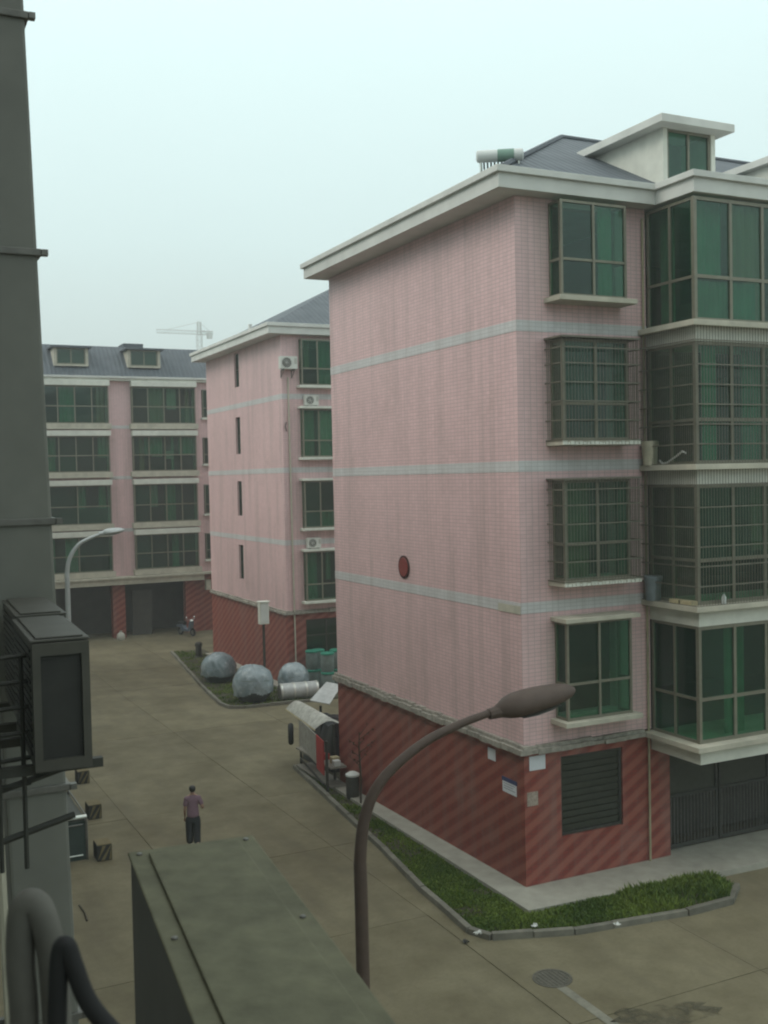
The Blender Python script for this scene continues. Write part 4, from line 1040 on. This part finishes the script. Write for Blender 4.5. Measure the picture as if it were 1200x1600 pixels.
scooter(ony(291, 955, 45.6).x, 45.6, rad(-68), 'dark motor scooter parked by the red pier under the shop fascia', 'scooter_body')
sk = ony(188, 962, 46.0); r = empty('sack', (sk.x, 46.0, gz(46))); tag(r, 'pale sack leaning by the red shop pier', 'sack')
MB().lathe((sk.x, 46.0, gz(46)), [(.2, 0), (.26, .12), (.24, .34), (.12, .46), (.05, .5)], 12).build('bag', 'ac_case', r, smooth=True)
MB().lathe((sk.x, 46.0, gz(46)), [(.05, .49), (.1, .56)], 10).build('tied_neck', 'ac_case', r)

# ------------------------------------------------------------------ walking person
def skin_mesh(name, mat, chains, parent, sub=2):
    """chains: lists of (pos, rx, ry); first vertex of first chain is the root"""
    V, E_, Rr = [], [], []
    idx = {}
    def vid(p, r):
        k = tuple(round(c, 4) for c in p)
        if k not in idx: idx[k] = len(V); V.append(p); Rr.append(r)
        return idx[k]
    for ch in chains:
        pv = None
        for p, *r in ch:
            i = vid(p, r if len(r) == 2 else (r[0], r[0]))
            if pv is not None: E_.append((pv, i))
            pv = i
    me = bpy.data.meshes.new(name); me.from_pydata(V, E_, []); o = bpy.data.objects.new(name, me); col.objects.link(o)
    md = o.modifiers.new('s', 'SKIN'); md.use_smooth_shade = True
    sv_ = me.skin_vertices[0].data
    for i, r in enumerate(Rr): sv_[i].radius = r; sv_[i].use_root = (i == 0)
    o.modifiers.new('u', 'SUBSURF').levels = sub
    dg = bpy.context.evaluated_depsgraph_get(); m2 = bpy.data.meshes.new_from_object(o.evaluated_get(dg))
    bpy.data.objects.remove(o)
    m2.materials.clear(); m2.materials.append(MATS[mat]); m2.shade_smooth()
    o = bpy.data.objects.new(name, m2); col.objects.link(o); o.parent = parent; ORG[o.name] = ORG[parent.name]
    return o
pp_ = ong(303, 1328)
pe = empty('person', (pp_.x, pp_.y, gz(pp_.y))); tag(pe, 'person in mauve top and dark trousers walking away along the concrete road', 'person')
S = 1.0
lh, rh = (-.09, 0, .84), (.09, 0, .84)
body = [[((0, 0, .90), .13, .10), ((0, .01, 1.05), .115, .085), ((0, .0, 1.2), .13, .095), ((0, -.01, 1.33), .12, .085), ((0, .01, 1.40), .052, .052), ((0, .025, 1.46), .047, .05), ((0, .035, 1.535), .07, .085), ((0, .03, 1.61), .055, .065)],
        [((0, 0, .90), .13, .10), (lh, .085, .085), ((-.10, .10, .48), .055, .06), ((-.10, .02, .10), .035, .038), ((-.10, .0, .045), .035, .03), ((-.11, .13, .025), .033, .022)],
        [((0, 0, .90), .13, .10), (rh, .085, .085), ((.095, .03, .46), .055, .06), ((.095, -.20, .12), .035, .038), ((.095, -.235, .07), .035, .03), ((.10, -.12, .025), .033, .022)],
        [((0, -.01, 1.33), .12, .085), ((-.15, -.01, 1.31), .05), ((-.19, -.02, 1.06), .04), ((-.20, .12, .86), .028), ((-.195, .15, .80), .03, .016), ((-.195, .18, .745), .032, .014)],
        [((0, -.01, 1.33), .12, .085), ((.15, -.01, 1.31), .05), ((.235, -.06, 1.09), .04), ((.25, .12, 1.0), .028), ((.245, .17, .99), .03, .016), ((.24, .22, .975), .032, .014)]]
for (bx, by, bz), dirv in (((-.195, .18, .745), (0, .35, -1)), ((.24, .22, .975), (0, 1, -.35))):
    d = Vector(dirv).normalized()
    for k in range(4):
        ox = -.024+k*.016; ln = (.055, .068, .064, .05)[k]
        b = Vector((bx+ox, by, bz)); body.append([((bx, by, bz), .032, .014), (tuple(b+d*.025), .0085), (tuple(b+d*(.03+ln*.55)), .008), (tuple(b+d*(.02+ln)+Vector((0, .012, -.008))), .007)])
    s_ = 1 if bx < 0 else -1
    body.append([((bx, by, bz), .032, .014), (bx+.03*s_, by+.005, bz+.02) and ((bx+.035*s_, by+.01, bz+.012), .0095), ((bx+.05*s_, by+.03, bz-.012), .0085)])
skin_mesh('body', 'skin', body, pe)
skin_mesh('shirt', 'shirt', [[((0, 0, .80), .175, .14), ((0, 0, .92), .165, .135), ((0, .01, 1.05), .148, .118), ((0, .0, 1.2), .15, .115), ((0, -.01, 1.33), .135, .10), ((0, .005, 1.375), .07, .07)],
        [((0, -.01, 1.33), .135, .10), ((-.15, -.01, 1.30), .07), ((-.188, -.018, 1.10), .064)],
        [((0, -.01, 1.33), .135, .10), ((.15, -.01, 1.30), .07), ((.225, -.05, 1.12), .064)]], pe)
skin_mesh('trousers', 'trousers', [[((0, 0, .92), .14, .11), ((0, 0, .86), .15, .12)], [((0, 0, .86), .15, .12), ((-.085, .02, .74), .125, .12), ((-.09, .08, .48), .105, .10), ((-.09, .03, .14), .095, .09)],
        [((0, 0, .86), .15, .12), ((.085, .01, .74), .125, .12), ((.085, .02, .46), .105, .10), ((.085, -.12, .15), .095, .09)]], pe)
skin_mesh('hair', 'hair', [[((0, -.015, 1.45), .085, .07), ((0, .0, 1.54), .135, .135), ((0, .01, 1.64), .115, .115)], [((0, .0, 1.54), .135, .135), ((0, -.10, 1.53), .075, .07), ((0, -.15, 1.52), .06, .055)]], pe)
for s_, yy, zz_ in ((-1, .06, .0), (1, -.18, .03)):
    skin_mesh('shoe', 'shoe', [[((.098*s_, yy-.09, .05+zz_), .042, .04), ((.098*s_, yy+.02, .04+zz_*.5), .045, .036), ((.10*s_, yy+.12, .03), .04, .026)]], pe)
pe.rotation_euler = (0, 0, rad(-14))
for o in pe.children: o.location = (0, 0, 0)

# ------------------------------------------------------------------ litter on the road
lit = [((747, 1471), 'litter_white', 'white litter scrap at the kerb corner'), ((727, 1474), 'post_dark', 'dark litter lump at the kerb corner'), ((835, 1460), 'litter_white', 'white litter scrap in the grass by the kerb'), ((324, 1083), 'litter_white', 'white litter scrap on the road beside the wrapped tanks'), ((965, 1458), 'litter_white', 'tiny white scrap at the kerb below the louvred window')]
for q, m, lb in lit:
    p = ong(*q); vs_ = []; rn = random.Random(int(q[0])); n = 5
    z = gz(p.y)+(.14 if q[0] in (747, 835, 965) else .012)
    for j in range(n):
        for i in range(n): vs_.append((p.x+(i-2)*.03+rn.uniform(-.015, .015), p.y+(j-2)*.03+rn.uniform(-.02, .02), z+rn.uniform(0, .07)))
    tag(MB().add(vs_, [(j*n+i, j*n+i+1, (j+1)*n+i+1, (j+1)*n+i) for j in range(n-1) for i in range(n-1)]).build('litter', m), lb, 'litter')
sa_, sb_ = ong(124, 1416), ong(136, 1440)
tag(MB().tube([(sa_.x, sa_.y, gz(sa_.y)+.02), ((sa_.x+sb_.x)/2+.03, (sa_.y+sb_.y)/2, gz(sa_.y)+.03), (sb_.x, sb_.y, gz(sb_.y)+.02)], .022, 6).build('stick', 'bark'), 'dark stick lying on the concrete beside the grey duct', 'stick')

# ------------------------------------------------------------------ the photographer's own building: wall, duct, outdoor units
own = empty('apartment_building', (-13.1, -10, -.15)); tag(own, 'unseen grey rendered wall of the building the view is taken from, lengthened to shade the road', 'building')
FO = fac((-12.95, 0, 0), (0, 1, 0), (1, 0, 0))
oh = [(y, y+1.8, z, z+1.6) for y in (-20.2, -15.0, -9.0, -3.0, 3.0, 9.0, 15.0, 21.0, 27.0, 33.0) for z in (1.0, 4.1, 7.3, 10.4, 13.5)]
wall(FO, -30, 40, -.9, 17.5, .25, oh).build('wall', 'own_wall', own)  # unseen wall lengthened up the street to shade the far road and second block
for (a, b, c, d) in oh:
    if (a, c) == (-20.2, 7.3): continue
    window(FO, own, a+.003, b-.003, c+.003, d-.003, -.1, [(a+b)/2], [], fr=.06)
MB().box(-20, -13.21, -30, 40, -.9, 17.5).build('inner_block', 'room_dark', own)
# square duct with clamp bands
Yd = CAM.y+6.9
def dpt(x, y): return ony(x, y, Yd)
du = empty('duct', (-11.6, Yd, -.15)); tag(du, 'tall grey square duct with clamp bands beside the dark outdoor unit', 'duct')
tR, bR = dpt(37, 0), dpt(122, 1560); tL, bL = dpt(-62, 0), dpt(27, 1560)
def ex(z, a, b): t = (z-a.z)/(b.z-a.z); return a.x+(b.x-a.x)*t
zs = [-.15, 3, 6, 9, 12, 16]
def dsec(z, g=0): return [(ex(z, tL, bL)-g, Yd-g, z), (ex(z, tR, bR)+g, Yd-g, z), (ex(z, tR, bR)+g, Yd+.34+g, z), (ex(z, tL, bL)-g, Yd+.34+g, z)]
MB().hexa(dsec(-.15)+dsec(16)).build('casing', 'duct_grey', du, bevel=.02)
for yy in (28, 395, 815, 1235, 1600):
    z = dpt(60, yy).z; MB().hexa(dsec(z-.022, .022)+dsec(z+.022, .022)).build('clamp_band', 'steel_grey', du, bevel=.006)
    e0 = ex(z, tR, bR); MB().box(e0+.022, e0+.06, Yd-.03, Yd+.02, z-.018, z+.018).build('clamp_bolt', 'steel_grey', du)
    MB().box(-12.96, ex(z, tL, bL)-.02, Yd+.12, Yd+.16, z-.02, z+.02).build('wall_bracket', 'steel_grey', du)
MB().tube([(ex(z, tL, bL)-.05, Yd+.02, z) for z in (-.1, 16)], .03, 8).build('cable_pipe', 'pvc', du)

def own_ac(c0, yaw, Wd, Ln, Ht, label, fan='end', top='ac_top', lead=.035):
    """outdoor unit seen from above: c0 far-left top corner; length runs back along -dir"""
    dr = Vector((math.sin(yaw), math.cos(yaw), 0)); sd_ = Vector((math.cos(yaw), -math.sin(yaw), 0))
    O = Vector(c0); F = lambda a, b, c: O + sd_*a - dr*b + Vector((0, 0, c))
    r = empty('air_conditioner', F(Wd/2, Ln/2, -Ht)); tag(r, label, 'air conditioner')
    MB().fbox(F, 0, Wd, 0, Ln, -Ht, -.012).build('case', 'ac_dark_case', r, bevel=.014)
    MB().fbox(F, -.006, Wd+.006, -.006, Ln+.006, -.011, 0).build('top_cover', top, r, bevel=.005)
    MB().fbox(F, lead, Wd-lead, lead, Ln-lead, .0015, .009).build('top_panel', top, r, bevel=.004)
    for i in range(14 if top != 'ac_top' else 0):
        z = -Ht+.06+i*(Ht-.12)/13; MB().fbox(F, -.006, 0, .06, Ln-.06, z, z+.012).build('louvre', 'ac_dark', r)
        MB().fbox(F, Wd, Wd+.006, .06, Ln-.06, z, z+.012).build('louvre', 'ac_dark', r)
    return r, F
plain('ac_dark_case', (.075, .072, .06), .6, .2, 6, objspace=True)
SCL = 1.15
zt = CAM.z-.9*SCL
def nt_(x, y): return onz(x, y, zt)
fl, fr_ = nt_(203, 1332), nt_(390, 1300)
yw = math.atan2((fr_-nt_(605, 1600)).x, (fr_-nt_(605, 1600)).y)
wdt = (fr_-fl).length*.985
r, F = own_ac((fl.x, fl.y, zt), (yw+math.atan2((fl-nt_(320, 1600)).x, (fl-nt_(320, 1600)).y))/2, wdt, 1.25, .62, 'flat topped grey outdoor unit on the wall directly below the viewpoint', lead=.045)
for a_, b_ in ((.022, .03), (wdt-.022, .03), (.022, .62), (wdt-.022, .62)):
    MB().lathe(F(a_, b_, .0), [(.008, 0), (.008, .004), (.004, .006)], 8).build('screw', 'steel_grey', r)
for b in (.15, 1.0):
    bb = MB(); bb.fbox(F, -.75, wdt+.03, b, b+.04, -.66, -.622); bb.build('bracket', 'steel_grey', r)
# two dark units in a row in front of the duct
d5 = CAM.y+5.0
q0, q1 = ony(58, 1003, d5), ony(146, 991, d5); ztop = (q0.z+q1.z)/2; zbot = ony(100, 1200, d5).z
wd2 = q1.x-q0.x
for k, (y0, lb) in enumerate(((d5, 'dark outdoor unit with open black end on brackets before the duct'), (d5+.92, 'second dark outdoor unit in the row nearer the duct'))):
    r, F = own_ac((q0.x+.05*k, y0+.86, ztop+.01*k), .03, wd2, .86, ztop-zbot, lb, top='ac_dark_case', lead=.02)
    # recessed black end facing along the wall
    e_ = MB(); H_ = ztop-zbot
    e_.fbox(F, .035, wd2-.035, .86, .866, -H_+.05, -.07); eo = e_.build('end_recess', 'ac_dark', r)
    fr4 = MB()
    for a, b, c, d in ((.0, .035, -H_, -.015), (wd2-.035, wd2, -H_, -.015), (.035, wd2-.035, -H_, -H_+.05), (.035, wd2-.035, -.07, -.015)): fr4.fbox(F, a, b, .86, .885, c, d)
    fr4.build('end_frame', 'ac_dark_case', r)
    for b in (.1, .7):
        bb = MB(); bb.fbox(F, -1.15, wd2+.07, b, b+.045, -H_-.045, -H_-.002); bb.build('bracket', 'iron_dark', r)
# lattice stand between the units and the wall
ls = empty('wall_bracket_frame', (-12.2, d5, zbot-.3)); tag(ls, 'dark steel ladder frame holding the outdoor units off the wall', 'bracket')
for x in (q0.x-.16, q0.x-.05): MB().tube([(x, d5+.2, zbot-.5), (x, d5+.2, ztop-.1)], .012, 6).build('upright', 'iron_dark', ls)
for k in range(6): z = zbot-.1+k*.12; MB().tube([(q0.x-.75, d5+.22, z-.03), (q0.x-.02, d5+.2, z)], .011, 6).build('rung', 'iron_dark', ls)
for z in (zbot-.06, zbot-.3): MB().tube([(q0.x-.9, d5+.25, z-.25), (q0.x+wd2*.7, d5+.2, z+.02)], .016, 6).build('brace', 'iron_dark', ls)
# refrigerant hoses arching close below the window
def hosepts(qs, d): return [CAM+ray(*q)*dd for q, dd in zip(qs, d)]
h1 = hosepts([(30, 1720), (38, 1600), (32, 1500), (35, 1425), (55, 1412), (72, 1450), (85, 1530), (95, 1720)], [1.5]*8)
h2 = hosepts([(88, 1720), (90, 1560), (94, 1490), (104, 1478), (116, 1510), (135, 1560), (165, 1600), (230, 1665)], [1.4]*8)
def smooth_path(P, n=7):
    E_ = [P[0]*2-P[1]]+P+[P[-1]*2-P[-2]]; Q = []
    for i in range(1, len(E_)-2):
        a, b, c, d = E_[i-1:i+3]
        for k in range(n):
            t = k/n; Q.append(.5*((2*b)+(-a+c)*t+(2*a-5*b+4*c-d)*t*t+(-a+3*b-3*c+d)*t**3))
    return Q+[P[-1]]
tag(MB().tube(smooth_path(h1), .020, 12).build('pipe_loop', 'hose_foam', smooth=True), 'fat foam wrapped pipe loop rising beside the grey duct', 'pipe')
tag(MB().tube(smooth_path(h2), .0125, 12).build('pipe_loop', 'rubber', smooth=True), 'dark foam pipe arching down towards the flat topped outdoor unit', 'pipe')

# ------------------------------------------------------------------ damp air
hb = NB('haze_air'); hb.t.nodes.remove(hb.b)
pv = hb.n('ShaderNodeVolumePrincipled'); pv.inputs['Color'].default_value = (.93, .97, .97, 1); pv.inputs['Density'].default_value = HAZE
pv.inputs['Anisotropy'].default_value = .3
hb.l(pv.outputs[0], hb.o.inputs['Volume'])
tag(MB().box(-120, 190, -90, 460, -2.3, 95).build('haze', 'haze_air'), 'thin pale damp haze in the air', 'haze', kind='stuff')
